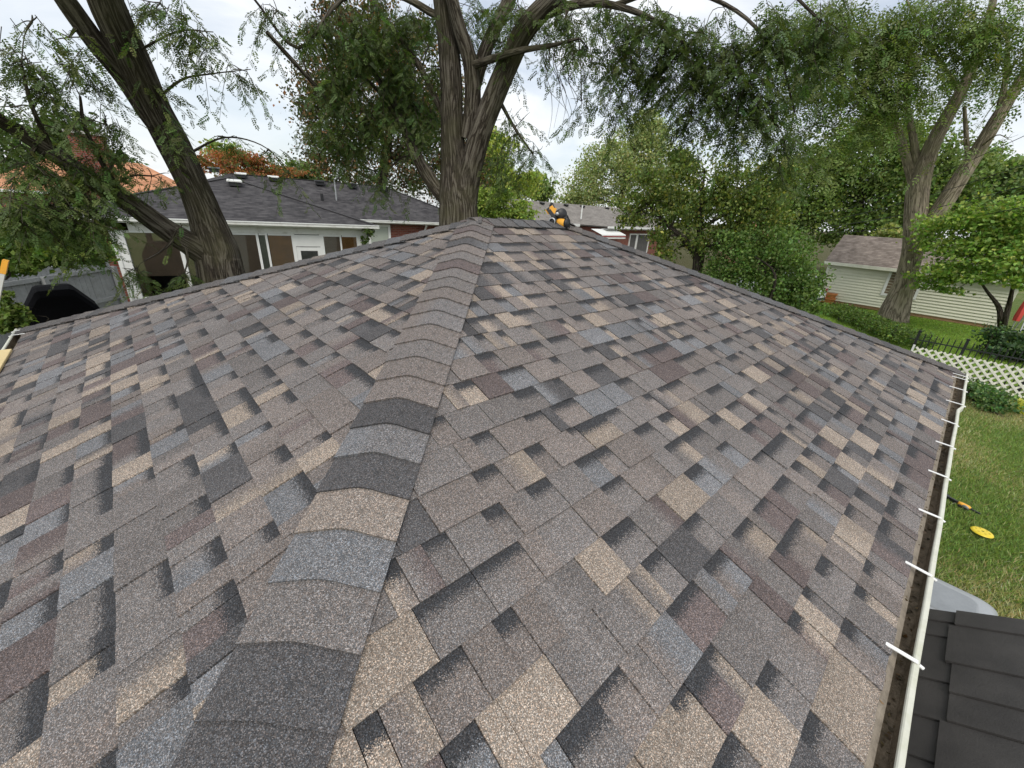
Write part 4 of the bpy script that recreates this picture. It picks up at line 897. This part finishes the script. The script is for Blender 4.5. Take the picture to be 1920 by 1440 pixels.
broad_tree('dark_redbud_tree', tb, [(1230, 350, 55, 40), (1310, 330, 70, 40), (1390, 350, 65, 40), (1200, 390, 45, 30), (1270, 390, 60, 35), (1350, 400, 70, 40), (1430, 390, 55, 50), (1180, 410, 26, 22), (1250, 440, 45, 26), (1400, 440, 55, 35), (1330, 450, 50, 25), (1290, 300, 40, 20), (1450, 340, 40, 35), (1250, 480, 25, 20)], 15.5, .10, 22000, (.060, .085, .020), 'dark leafy tree with twin trunks beyond the right hip', .13, sub=18, spread=.20,
           trunk=[[np.array(tb)-[0, 0, .2], at(1306, 500, 15.5), at(1292, 460, 15.5), at(1250, 420, 15.3), at(1210, 380, 15.3)], [np.array(tb)+[.25, -.1, -.2], at(1312, 490, 15.6), at(1312, 440, 15.6), at(1316, 370, 15.6), at(1322, 315, 15.6)]], multi=2, col2=(.115, .13, .03))
broad_tree('rounded_shrub', gb(1440, 560, 15), [(1380, 480, 55, 35), (1450, 470, 60, 40), (1500, 520, 45, 40), (1430, 530, 70, 35), (1510, 565, 40, 26), (1350, 510, 35, 22), (1480, 580, 50, 24), (1400, 450, 50, 26), (1520, 540, 24, 20)], 15, .085, 20000, (.062, .100, .024), 'glossy rounded green shrub just past the right hip edge', .07, cat='shrub', multi=3, sub=20)
broad_tree('background_maple_tree', gb(1640, 420, 46), [(1560, 300, 60, 50), (1640, 290, 70, 60), (1600, 360, 80, 50), (1700, 330, 60, 70), (1520, 370, 60, 50), (1660, 420, 70, 40), (1560, 420, 70, 35), (1500, 320, 40, 40), (1630, 240, 40, 30), (1760, 380, 60, 60), (1490, 410, 50, 40), (1460, 380, 40, 40), (1810, 330, 40, 40), (1720, 270, 40, 30)], 46, .26, 46000, (.068, .100, .026), 'large dark green maple filling the sky behind the shed', .4, sub=24, col2=(.10, .14, .035))
broad_tree('yellow_bush', gb(1650, 430, 42), [(1668, 432, 22, 10), (1685, 440, 18, 8)], 36, .22, 900, (.14, .16, .05), 'pale yellow bush right above the shed ridge', .06, cat='shrub')
broad_tree('far_right_tree', gb(1880, 400, 50), [(1860, 380, 60, 50), (1900, 330, 40, 35), (1850, 320, 40, 30), (1930, 390, 60, 50), (1900, 420, 60, 30)], 50, .28, 18000, (.10, .14, .05), 'lighter green tree in the distance past the pale forked trunk', .3)
yb3 = gp(1882, 622)
broad_tree('young_redbud_tree', tuple(yb3), [(1800, 440, 70, 40), (1870, 420, 70, 50), (1780, 490, 60, 30), (1850, 480, 70, 40), (1755, 518, 40, 18), (1830, 515, 55, 16), (1900, 495, 55, 30), (1930, 440, 50, 55), (1735, 535, 22, 10), (1925, 525, 40, 18), (1830, 405, 36, 18), (1785, 545, 26, 8)], 24.5, .15, 13000, (.105, .165, .034), 'bright yellow green redbud covering the right end of the shed', .10, sub=20, spread=.20, flat=1.0, col2=(.16, .20, .05), multi=2,
           trunk=[[yb3-[0, 0, .2], at(1876, 600, 27), at(1872, 575, 26.8), at(1850, 545, 26), at(1820, 500, 25)], [yb3-[0, 0, .2], at(1884, 600, 27), at(1892, 570, 26.8), at(1900, 530, 26), at(1905, 470, 25)]])
broad_tree('left_broadleaf_tree', gb(-60, 560, 10.5), [(60, 460, 70, 30), (10, 440, 50, 40), (110, 480, 45, 20), (20, 490, 45, 22), (130, 445, 40, 24), (60, 420, 60, 30), (180, 475, 24, 22), (-20, 470, 40, 40)], 10.5, .09, 12000, (.055, .090, .018), 'bushy broadleaf tree overhanging the grey picket fence', .10, trunk=[[np.array(gb(-75, 560, 10.5))-[0, 0, .2], at(-72, 560, 10.5), at(-65, 510, 10.5), at(-30, 465, 10.5), at(30, 435, 10.5)]], sub=20, flat=.9, col2=(.10, .14, .03))
broad_tree('fenceside_shrub', gb(20, 585, 7.9), [(15, 580, 22, 16), (30, 600, 26, 14), (10, 558, 14, 10), (45, 592, 14, 10), (5, 610, 18, 14)], 7.9, .06, 1600, (.06, .085, .018), 'small green shrub growing behind the left roof corner', .03, cat='shrub', sub=10, low=.4)
broad_tree('far_left_tree', gb(120, 300, 60), [(60, 290, 80, 40), (140, 270, 60, 40), (20, 320, 60, 40), (200, 320, 60, 30), (110, 330, 70, 24)], 60, .45, 8000, (.045, .075, .022), 'dense green tree far behind the brick chimney', .3)
for (px, py, R, wd, h, col, lab) in ((560, 330, 70, 60, 16, (.07, .10, .03), 'low green tree far beyond the dark roof ridge'), (1300, 385, 75, 90, 22, (.07, .10, .035), 'distant green tree seen through the dark redbud leaves'), (1440, 390, 80, 70, 24, (.06, .09, .03), 'far green tree seen left of the background maple')):
    broad_tree('distant_tree', gb(px, py, R), [(px-wd*.4, py+4, wd*.6, h), (px+wd*.4, py, wd*.6, h), (px, py-h*.5, wd*.6, h)], R, .5, 4000, col, lab, .25)
vb = gp(690, 470, 1.2)
broad_tree('climbing_vine', (vb[0], vb[1], 0) if False else tuple([*gp(686, 424, 2.75)[:2], 0]), [(690, 440, 10, 14, 15.7), (684, 452, 9, 10, 15.7), (697, 432, 7, 7, 15.7)], 15.7, .10, 260, (.05, .075, .02), 'small vine climbing the right end of the white porch', .015, cat='vine', sub=8)

# clipped hedge, shrub bank and foundation plants
def mass(name, pts, size, col, label, cat, base, var=.28, col2=None, stems=None):
    t = empty(name, tuple(base)); tag(t, label, cat); P = np.array(pts)
    cc = leafcol(col, len(P), var)
    if col2 is not None: k = rng.random(len(P)) < .25; cc[k] = leafcol(col2, k.sum(), var)
    V, F, C = leaves(P, size, cc, .8); np_mesh('foliage', V-np.array(base), F, LEAF, t, rgba(C))
    w_ = Wood()
    for _ in range(stems or 8):
        q = P[rng.integers(len(P))]; w_.limb([np.array([q[0]+rng.normal(0, .1), q[1]+rng.normal(0, .1), -.05]), q*[1, 1, .5], q], [.03, .02, .008], 6, 3)
    tag(w_.build('stem', BARKS, t), kind='stuff'); return t
hA, hB = gp(1570, 592), gp(1712, 652); n = 16000; t_ = rng.random(n)
q = unit(rng.normal(0, 1, (n, 3)))*(rng.random((n, 1))**.25); lump = .85+.25*np.sin(t_*23)+.12*np.sin(t_*51)
hP = hA+(hB-hA)*t_[:, None]+q*np.stack([np.full(n, .8), np.full(n, .8), np.full(n, .34)], 1)*lump[:, None]+[0, 0, .26]
mass('yew_hedge', hP[hP[:, 2] > .02], (.075), (.045, .075, .016), 'low dark green yew hedge in front of the pale trunk', 'hedge', ((hA+hB)/2)*[1, 1, 0], .35, (.07, .10, .02), 14)
sb = gp(1880, 680); q = clump_points(gp(1898, 672)+[0, 0, .45], .8, .8, .45, 6000, 18, .25); mass('dark_shrub', q[q[:, 2] > .02], .11, (.022, .045, .016), 'dark evergreen shrub beside the black picket fence', 'shrub', gp(1885, 668), .3, (.05, .08, .03), 10)
for (px, py, s, n, lab) in ((1830, 748, .42, 1500, 'leafy ground plant at the foot of the lattice'), (1868, 768, .40, 1300, 'broad low hosta growing beneath the white lattice')):
    c = gp(px, py); q = clump_points(c+[0, 0, .16], s, s, .2, n, 10, .3); mass('border_plant', q[q[:, 2] > .01], .075, (.045, .085, .028), lab, 'plant', c, .3, (.10, .14, .05), 5)
c = gp(1912, 772); q = clump_points(c+[0, 0, .12], .2, .2, .14, 260, 7, .3); mass('yellow_plant', q[q[:, 2] > .01], .09, (.36, .34, .06), 'small yellow leaved plant by the lattice end', 'plant', c, .2, None, 3)

# lawn blades where the lawn is near enough to see them
n = 130000; gx = 5.4+rng.random(n)**.8*11.8; gy = -.25-rng.random(n)*(1.2+.30*(gx-4)); h = rng.uniform(.03, .075, n)
patch = np.sin(gx*1.3+.8*np.sin(gy*1.9))+np.sin(gy*2.3+gx*.7); a = rng.uniform(0, 2*PI, n); lean = rng.normal(0, .55, (n, 2))*h[:, None]; wv = np.stack([np.cos(a), np.sin(a)], 1)*.006
gz0 = .03*np.sin(gx*.7+1)*np.cos(gy*.6)-.032
V = np.stack([np.stack([gx-wv[:, 0], gy-wv[:, 1], gz0], 1), np.stack([gx+wv[:, 0], gy+wv[:, 1], gz0], 1), np.stack([gx+lean[:, 0], gy+lean[:, 1], gz0+h], 1)], 1).reshape(-1, 3)
cg = leafcol((.105, .150, .040), n, .3); dry = rng.random(n) < np.clip(.28+.36*patch, .04, .85); cg[dry] = leafcol((.26, .225, .12), dry.sum(), .25)
g_ = np_mesh('grass', V, np.arange(3*n).reshape(-1, 3), LEAF, None, rgba(np.repeat(cg, 3, 0))); tag(g_, 'patchy green and straw coloured lawn grass beside the garage', 'grass', kind='stuff')
n = 60000; gx = 18.2+rng.random(n)*11; gy = -3+rng.random(n)*9; h = rng.uniform(.03, .07, n); a = rng.uniform(0, 2*PI, n); lean = rng.normal(0, .5, (n, 2))*h[:, None]; wv = np.stack([np.cos(a), np.sin(a)], 1)*.014
gz0 = .03*np.sin(gx*.7+1)*np.cos(gy*.6)-.032
V = np.stack([np.stack([gx-wv[:, 0], gy-wv[:, 1], gz0], 1), np.stack([gx+wv[:, 0], gy+wv[:, 1], gz0], 1), np.stack([gx+lean[:, 0], gy+lean[:, 1], gz0+h], 1)], 1).reshape(-1, 3)
g_ = np_mesh('grass', V, np.arange(3*n).reshape(-1, 3), LEAF, None, rgba(np.repeat(leafcol((.11, .17, .03), n, .25), 3, 0))); tag(g_, 'fresh bright green lawn in front of the shed', 'grass', kind='stuff')

# dead leaflets and grit washed into the right gutter
n = 420; P = np.stack([rng.uniform(.2, RL-.2, n), -rng.choice([.05, .062, .03, .018], n, p=[.4, .3, .15, .15])+rng.normal(0, .005, n), np.zeros(n)], 1)
P[:, 2] = ZE+np.where(P[:, 1] < -.044, -.060, -.014-.4*np.clip(-P[:, 1]-.02, 0, .03))+.003
V, F, C = leaves(P, .016, leafcol((.05, .035, .018), n, .5), 2.0); lt = np_mesh('leaf_litter', V, F, LEAF, gR, rgba(C)); tag(lt, kind='stuff')

# ------------------------------------------------------------------ fences
fx0, fx1 = np.array([.50, 16.05]), np.array([-4.6, 9.65]); fd = fx1-fx0; fl = np.linalg.norm(fd); fd /= fl
fe = empty('picket_fence', (fx0[0], fx0[1], 0), math.atan2(fd[1], fd[0])); tag(fe, 'weathered grey wooden fence with pointed boards running up to the white porch', 'fence')
k = 0; x = .05
while x < fl:
    wd = .135; z1 = 1.98+random.uniform(-.015, .015); t = .02
    MB().prism([(x, 0), (x+wd, 0), (x+wd, z1-.07), (x+wd*.5, z1), (x, z1-.07)], -t/2, t/2, Matrix(((1, 0, 0, 0), (0, 0, 1, random.uniform(-.004, .004)), (0, 1, 0, .03), (0, 0, 0, 1)))).build('board', FENCE, fe)
    x += wd+.008
for z in (1.72, .95, .3): MB().box((fl/2, .045, z), (fl, .045, .09)).build('rail', FENCE, fe)
for x in np.arange(.06, fl, 1.9): MB().box((x, .09, .88), (.1, .1, 1.76)).build('post', FENCE, fe)
# white diagonal lattice: each slat a part
lx_, la, lb, lz0, lz1 = 17.05, -4.0, .62, .06, .80
lat = empty('lattice_fence', (lx_, (la+lb)/2, 0)); tag(lat, 'low white diagonal lattice panel between the two lawns', 'lattice fence'); cy = (la+lb)/2
pitch = .190; hh = lz1-lz0
for sgn, dx in ((1, -.006), (-1, .006)):
    y = la-hh
    while y < lb+hh:
        a, b = y, y+sgn*hh; z0, z1 = lz0, lz1
        def cl(v, lo, hi): return max(lo, min(hi, v))
        ya, yb_ = cl(a, la, lb), cl(b, la, lb)
        za = lz0+(ya-a)*sgn; zb = lz0+(yb_-a)*sgn
        if abs(ya-yb_) > .06: MB().bar((dx, ya-cy, za), (dx, yb_-cy, zb), .050, .010, (1, 0, 0)).build('slat', LATW, lat)
        y += pitch
for y in (la, -2.2, lb): MB().box((.03, y-cy, .42), (.05, .05, .84)).build('post', WHITE2, lat)
# black iron fence behind it
ix = 17.75; iron = empty('iron_fence', (ix, -1.0, 0)); tag(iron, 'black iron picket fence right behind the white lattice', 'fence')
for k, y in enumerate(np.arange(-4.0, .75, .125)):
    b = MB().box((0, y+1.0, .53), (.024, .024, 1.06)); b.add([(-.009, y+1-.009, 1.06), (.009, y+1-.009, 1.06), (.009, y+1+.009, 1.06), (-.009, y+1+.009, 1.06), (0, y+1, 1.11)], [(0, 1, 4), (1, 2, 4), (2, 3, 4), (3, 0, 4)]); b.build('picket', BLACKMETAL, iron)
for z in (.15, .88): MB().box((0, -.62, z), (.025, 4.85, .03)).build('rail', BLACKMETAL, iron)
for y in (-3.0, -1.72, -.4, .60): MB().box((.0, y+1.0+.05, .56), (.055, .055, 1.12)).box((0, y+1.05, 1.14), (.075, .075, .04)).build('post', BLACKMETAL, iron)

# ------------------------------------------------------------------ props
# coil roofing nailer on the ridge
def P3(px, py, R): return Vector(at(px, py, R))
Rn = 4.35
nl = empty('roofing_nailer', tuple(at(1050, 428, Rn))); tag(nl, 'orange and black coil roofing nailer lying on the ridge', 'nail gun'); no = Vector(nl.location)
def nadd(b, nm, mt):
    b.v = [tuple(Vector(v)-no) for v in b.v]; return b.build(nm, mt, nl)
m1 = mpp(at(1050, 420, Rn)); fdv = Vector((AX_F[0], AX_F[1], 0)).normalized(); rv = Vector(AX_R); uv_ = Vector(AX_U)
c = P3(1056, 419, Rn-.03)
nadd(MB().lathe([(0, -.075), (.030, -.073), (.042, -.05), (.043, .02), (.038, .045), (.0, .047)], c, (rv*.75+fdv*-.55-uv_*.1), 20), 'motor_housing', YEL)
nadd(MB().lathe([(.0, -.003), (.047, -.002), (.048, .022), (.0, .024)], c+(rv*.75-fdv*.55).normalized()*.032, (rv*.75-fdv*.55), 20), 'end_cap', BLK)
c2 = P3(1037, 415, Rn-.04); nadd(MB().lathe([(.0, -.02), (.030, -.02), (.034, -.005), (.034, .03), (.0, .03)], c2, -fdv*.8-rv*.35, 20).lathe([(.034, .026), (.037, .03), (.037, .034), (.030, .035)], c2, -fdv*.8-rv*.35, 20), 'handle_end', BLK)
nadd(MB().lathe([(.026, .0345), (.036, .0345), (.036, .038), (.026, .038)], c2, -fdv*.8-rv*.35, 20), 'end_ring', METAL)
c3 = P3(1052, 402, Rn+.02); nadd(MB().lathe([(0, -.04), (.048, -.04), (.054, -.03), (.054, .025), (.046, .035), (0, .035)], c3, -fdv+rv*.25+uv_*.15, 22), 'magazine', BLK)
nadd(MB().lathe([(0, .036), (.018, .036), (.018, .05), (0, .05)], P3(1044, 401, Rn-.01), -fdv, 14), 'magazine_hub', METAL)
a, b_ = P3(1027, 391, Rn+.02), P3(1042, 412, Rn); nadd(MB().bar(a, b_, .035, .045, tuple(-fdv)), 'grip', BLK)
a, b_ = P3(1026, 396, Rn+.02), P3(1037, 386, Rn+.02); nadd(MB().bar(P3(1025, 398, Rn+.03), P3(1038, 389, Rn+.03), .05, .055, tuple(-fdv)).bar(P3(1030, 392, Rn+.02), P3(1042, 396, Rn+.02), .05, .05, tuple(-fdv)), 'nose_housing', YEL)
nadd(MB().bar(P3(1031, 388, Rn+.03), P3(1035, 380, Rn+.03), .022, .03, tuple(-fdv)).tube([P3(1036, 381, Rn+.03), P3(1041, 392, Rn+.03)], .004, 6), 'nose_piece', BLK)
nadd(MB().tube([P3(1058, 410, Rn-.05), P3(1064, 405, Rn-.03), P3(1066, 412, Rn-.02), P3(1063, 424, Rn-.02)], .010, 8).bar(P3(1040, 425, Rn-.02), P3(1068, 430, Rn-.02), .04, .02, tuple(-fdv)), 'belt_hook', BLK)

# cordless cutter left on the lawn
p = gp(1795, 948); p2 = gp(1820, 962)-gp(1768, 935); ct = empty('cordless_saw', (p[0], p[1], .01), math.atan2(p2[1], p2[0])); ct.scale = (.72, .72, .72); tag(ct, 'black and yellow cordless power tool lying on the lawn', 'power tool')
MB().lathe([(0, 0), (.035, .01), (.045, .06), (.045, .17), (.03, .2), (0, .2)], (-.02, 0, .055), (.96, .15, -.05), 16).build('motor_housing', YEL, ct)
MB().bar((-.02, -.02, .06), (-.20, .02, .045), .05, .06).box((-.24, .03, .045), (.09, .11, .08), None, .012).build('grip', BLK, ct)
MB().bar((.18, .02, .045), (.33, .05, .03), .03, .03).box((.1, -.03, .03), (.16, .09, .05), None, .01).build('guard', BLK, ct)
MB().lathe([(0, 0), (.06, 0), (.06, .004), (0, .004)], (.13, -.065, .05), (0, 1, .2), 20).build('blade', METAL, ct)
# yellow disc
p = gp(1838, 1003); ds = empty('flying_disc', (p[0], p[1], .03)); ds.scale = (.76, .76, .76); tag(ds, 'bright yellow plastic disc with small holes lying in the grass', 'disc')
DISC = simple('disc_yellow', (.72, .55, .03), .4, .06, 12, .4)
D = MB(); nS_ = 40; rings = [.02, .05, .10, .125, .14, .15]; zz = [.020, .022, .02, .016, .008, -.006]
D.lathe(list(zip(rings, zz)), (0, 0, .03), (0, 0, 1), nS_); D.lathe([(.02, .020), (.018, .014)], (0, 0, .03), (0, 0, 1), nS_).build('body', DISC, ds)
for k in range(6):
    a = k*PI/3+.4; MB().lathe([(.006, 0), (.013, .0), (.013, .003), (.006, .003)], (.085*math.cos(a), .085*math.sin(a), .0495), (0, 0, 1), 12).build('hole_rim', simple('disc_rim', (.40, .28, .01), .6), ds)
# grey wheeled bin under the eave
bp = gp(1780, 1128, 1.0); bn = empty('grey_bin', (bp[0]-.05, bp[1], 0)); tag(bn, 'pale grey moulded plastic bin lid showing below the gutter', 'bin')
B_ = MB(); w1, w2 = .27, .34
def rr(w_, d_, z, n=8, cr=.10):
    out = []
    for cx, cy_, a0 in ((w_-cr, d_-cr, 0), (-w_+cr, d_-cr, PI/2), (-w_+cr, -d_+cr, PI), (w_-cr, -d_+cr, 1.5*PI)):
        for k in range(n): a = a0+PI/2*k/(n-1); out.append((cx+cr*math.cos(a), cy_+cr*math.sin(a), z))
    return out
def loft(b, rings_, closed=True):
    m = len(rings_[0]); V = [p for r_ in rings_ for p in r_]; b.add(V, [(i*m+j, i*m+(j+1) % m, (i+1)*m+(j+1) % m, (i+1)*m+j) for i in range(len(rings_)-1) for j in range(m)], True)
    if closed: b.add(rings_[-1], [tuple(range(m))])
    return b
loft(MB(), [rr(.26, .22, .05), rr(.30, .25, .9), rr(.32, .27, .9), rr(.32, .27, .94)]).build('body', GREYP, bn)
loft(MB(), [rr(.335, .285, .93), rr(.34, .29, .95), rr(.33, .28, .98), rr(.28, .23, 1.015, cr=.09), rr(.20, .16, 1.03, cr=.07)]).build('lid', GREYP, bn)
loft(MB(), [rr(.19, .15, 1.031, cr=.05), rr(.18, .14, 1.040, cr=.05)]).build('lid_panel', simple('grey_inset', (.27, .29, .31), .4), bn)
for s in (-1, 1): MB().lathe([(0, -.03), (.12, -.03), (.12, .03), (0, .03)], (-.24, s*.2, .12), (0, 1, 0), 18).build('wheel', BLK, bn)
MB().tube([(-.35, -.2, .95), (-.39, -.2, .97), (-.39, .2, .97), (-.35, .2, .95)], .016, 8).build('handle', GREYP, bn)
# covered grill set in front of the fence
ga, gb_ = gp(36, 562, 1.0), gp(186, 574, 1.0); gc = at(110, 560, 11.6); 
zt = at(100, 535, 11.6)[2]; L0, L1 = at(34, 566, 11.6), at(188, 575, 11.6); cx_ = (L0+L1)/2; wdt = np.linalg.norm((L1-L0)[:2])
gr_ = empty('covered_grill', (cx_[0], cx_[1], 0), math.atan2((L1-L0)[1], (L1-L0)[0])); tag(gr_, 'large barbecue under a fitted black cover in front of the grey fence', 'grill')
COVER = NT('black_cover'); cn = COVER.noise(COVER.obj(), 4, 4, .6, .4); COVER.pbsdf((.005, .005, .006), .9, COVER.bump(cn.outputs['Fac'], .5, .06), .06); COVER = COVER.m
h_ = wdt/2; prof_ = [(-h_, .0), (-h_, .72), (-h_*.98, .80), (-h_*.55, .985), (-h_*.45, 1.0), (h_*.35, 1.0), (h_*.45, .985), (h_*.93, .80), (h_, .66), (h_, 0)]
V = []; F = []
for yy, sc in ((-.42, .93), (-.36, .985), (0, 1.0), (.36, .985), (.42, .93)): V += [(x*(.98 if sc < .95 else 1)+.01*math.sin(x*9+yy*5), yy+.015*math.sin(x*6), z*zt*sc if z > 0 else 0) for x, z in prof_]
m = len(prof_); F = [(i*m+j, i*m+j+1, (i+1)*m+j+1, (i+1)*m+j) for i in range(4) for j in range(m-1)]+[tuple(range(m))[::-1], tuple(range(4*m, 5*m))]
MB().add(V, F).build('cover', COVER, gr_)
for x in (-h_*.85, h_*.85):
    for y in (-.3, .3): MB().lathe([(0, -.02), (.06, -.02), (.06, .02), (0, .02)], (x, y, .06), (0, 1, 0), 14).build('wheel', BLK, gr_)
# ladder standing against the left eave
ld = empty('extension_ladder', (-.9, 5.75, 0)); tag(ld, 'pale ladder with yellow rail ends leaning on the left gutter', 'ladder')
FIB = simple('ladder_rail', (.62, .62, .58), .45, .08, 6); 
top = Vector(at(10, 492, 5.9))-Vector((-.9, 5.75, 0)); bot = Vector((-.35, .0, 0)); bot.y = top.y+.02; wv_ = Vector((0, -.40, 0)); wv_ = Vector((-.40, -.12, 0))
for k in (0, 1): MB().bar(bot+wv_*k, top+wv_*k, .028, .075, (0, 1, 0)).build('rail', FIB, ld); MB().bar(top+wv_*k-(top-bot).normalized()*.10, top+wv_*k+(top-bot).normalized()*.02, .036, .083, (0, 1, 0)).build('rail_end', YEL, ld)
for t in np.linspace(.06, .95, 10): p = bot.lerp(top, t); MB().tube([p, p+wv_], .016, 8).build('rung', METAL, ld)
# pine board over the left gutter
yB = float(gp(28, 655, ZE+.02)[1]); bd = empty('pine_board', (-.30, yB-.55, ZE+.006)); tag(bd, 'bare pine board lying across the left gutter', 'board')
MB().box((0, 0, .012), (.575, 1.10, .022), None, .003).build('plank', PLANK, bd)
# dropped white car and stacked planters behind the round shrub
cp = at(1512, 528, 27); car = empty('parked_car', (cp[0], cp[1]+1.2, 0), 1.45); tag(car, 'white hatchback parked behind the round shrub beside the shed', 'car')
WCAR = simple('car_white', (.72, .74, .76), .25, .03, 3, .6)
sec = [(-2.1, .45, .72), (-2.05, .9, .80), (-1.2, 1.0, .84), (.9, .98, .85), (1.9, .9, .80), (2.1, .5, .72)]
def carring(x, ztop, hw): return [(x, -hw, .28), (x, -hw, ztop*.75), (x, -hw*.92, ztop), (x, hw*.92, ztop), (x, hw, ztop*.75), (x, hw, .28)]
loft(MB(), [carring(*s) for s in sec]).build('body', WCAR, car)
loft(MB(), [[(-1.9, -.7, .95), (-1.9, .7, .95), (1.1, .7, .95), (1.1, -.7, .95)], [(-1.5, -.6, 1.42), (-1.5, .6, 1.42), (.3, .6, 1.42), (.3, -.6, 1.42)]]).build('window', ROOM, car)
loft(MB(), [[(-1.55, -.62, 1.42), (-1.55, .62, 1.42), (.35, .62, 1.42), (.35, -.62, 1.42)], [(-1.4, -.55, 1.47), (-1.4, .55, 1.47), (.2, .55, 1.47), (.2, -.55, 1.47)]]).build('roof', WCAR, car)
for x in (-1.3, 1.3):
    for s in (-1, 1):
        wl = MB().lathe([(.2, -.1), (.32, -.1), (.32, .1), (.2, .1)], (x, s*.72, .32), (0, 1, 0), 20).build('wheel', BLK, car); MB().lathe([(0, -.08), (.2, -.08), (.2, .08), (0, .08)], (x, s*.73, .32), (0, 1, 0), 16).build('rim', METAL, wl)
for s in (-1, 1): MB().box((2.05, s*.55, .72), (.1, .3, .14), None, .02).build('headlight', GLASS, car); MB().box((-2.07, s*.58, .8), (.06, .2, .2), None, .01).build('tail_light', REDST, car)
tp = gp(1545, 567); TERR = simple('terracotta', (.50, .20, .07), .8, .2, 6)
for k in range(2):
    o = empty('planter_box', (tp[0], tp[1]-.02*k, .02+.26*k), .1*k); tag(o, ('orange clay trough planter standing on the grass at the shed corner', 'orange clay trough planter stacked on top of another one')[k], 'planter')
    loft(MB(), [[(-.17, -.38, 0), (.17, -.38, 0), (.17, .38, 0), (-.17, .38, 0)], [(-.2, -.42, .2), (.2, -.42, .2), (.2, .42, .2), (-.2, .42, .2)]], False).build('trough', TERR, o)
    MB().box((0, -.42, .225), (.46, .05, .06)).box((0, .42, .225), (.46, .05, .06)).box((-.2, 0, .224), (.05, .8, .058)).box((.2, 0, .224), (.05, .8, .058)).build('rim', TERR, o)
    MB().box((0, 0, .17), (.34, .76, .04)).build('soil', BARKS, o)
# folded red parasol and aluminium steps at the right end of the shed
rp_ = gp(1893, 622); pr = empty('folded_parasol', tuple(rp_)); tag(pr, 'folded red parasol standing beside the young redbud trunk', 'parasol'); RED = simple('red_canvas', (.55, .07, .06), .7, .1, 8)
V = []; m = 18
for z, r_ in ((.5, .10), (.7, .115), (1.1, .095), (1.4, .07), (1.6, .03)): V.append([(r_*(1+.22*math.cos(k*PI*2/m*6))*math.cos(2*PI*k/m), r_*(1+.22*math.cos(k*PI*2/m*6))*math.sin(2*PI*k/m), z) for k in range(m)])
loft(MB(), V).build('canopy', RED, pr); MB().tube([(0, 0, .04), (0, 0, 1.68)], .02, 8).build('pole', METAL, pr); MB().lathe([(0, 0), (.22, 0), (.22, .05), (.05, .08), (0, .08)], (0, 0, 0), (0, 0, 1), 18).build('base', BLK, pr)
lp = gp(1912, 640); ls = empty('step_ladder', tuple(lp), .3); tag(ls, 'aluminium step ladder standing open beside the red parasol', 'ladder')
for s in (-.25, .25):
    MB().bar((-.35, s, 0), (0, s*.8, 1.25), .03, .06).build('rail', METAL, ls); MB().bar((.35, s, 0), (0.03, s*.8, 1.25), .03, .04).build('rear_leg', METAL, ls)
for k in range(4): z = .25+k*.28; MB().box((-.35*(1-z/1.25), 0, z), (.1, .44, .03)).build('step', METAL, ls)
MB().box((.01, 0, 1.27), (.2, .46, .04)).build('top_step', METAL, ls)

# ------------------------------------------------------------------ overhead wires
def wire(name, A, B, sag, rad_, label, cat='cable', group=None):
    A = np.array(A, float); B = np.array(B, float); o = empty(name, tuple(B)); tag(o, label, cat, group); P = [A+(B-A)*t-np.array([0, 0, 4*sag*t*(1-t)]) for t in np.linspace(0, 1, 24)]
    MB().tube([p-B for p in P], rad_, 6).build('conductor', BLK, o)
wire('service_cable', at(905, -90, 11), mast_w, .35, .014, 'dark service cable slanting down past the forked trunk to the roof mast')
for k, (a, b, R0, R1) in enumerate((((1560, 400), (1990, 222), 34, 22), ((1540, 415), (1990, 285), 34, 22), ((1540, 425), (1990, 330), 34, 22), ((1540, 436), (1990, 375), 34, 22))):
    wire('utility_wire', at(*a, R0), at(*b, R1), .25, .012, ('topmost overhead wire crossing the pale forked trunk', 'second overhead wire below the topmost one across the pale trunk', 'third overhead wire down across the pale forked trunk', 'lowest overhead wire crossing just above the shed roof')[k], 'wire', 'overhead wires by the shed')
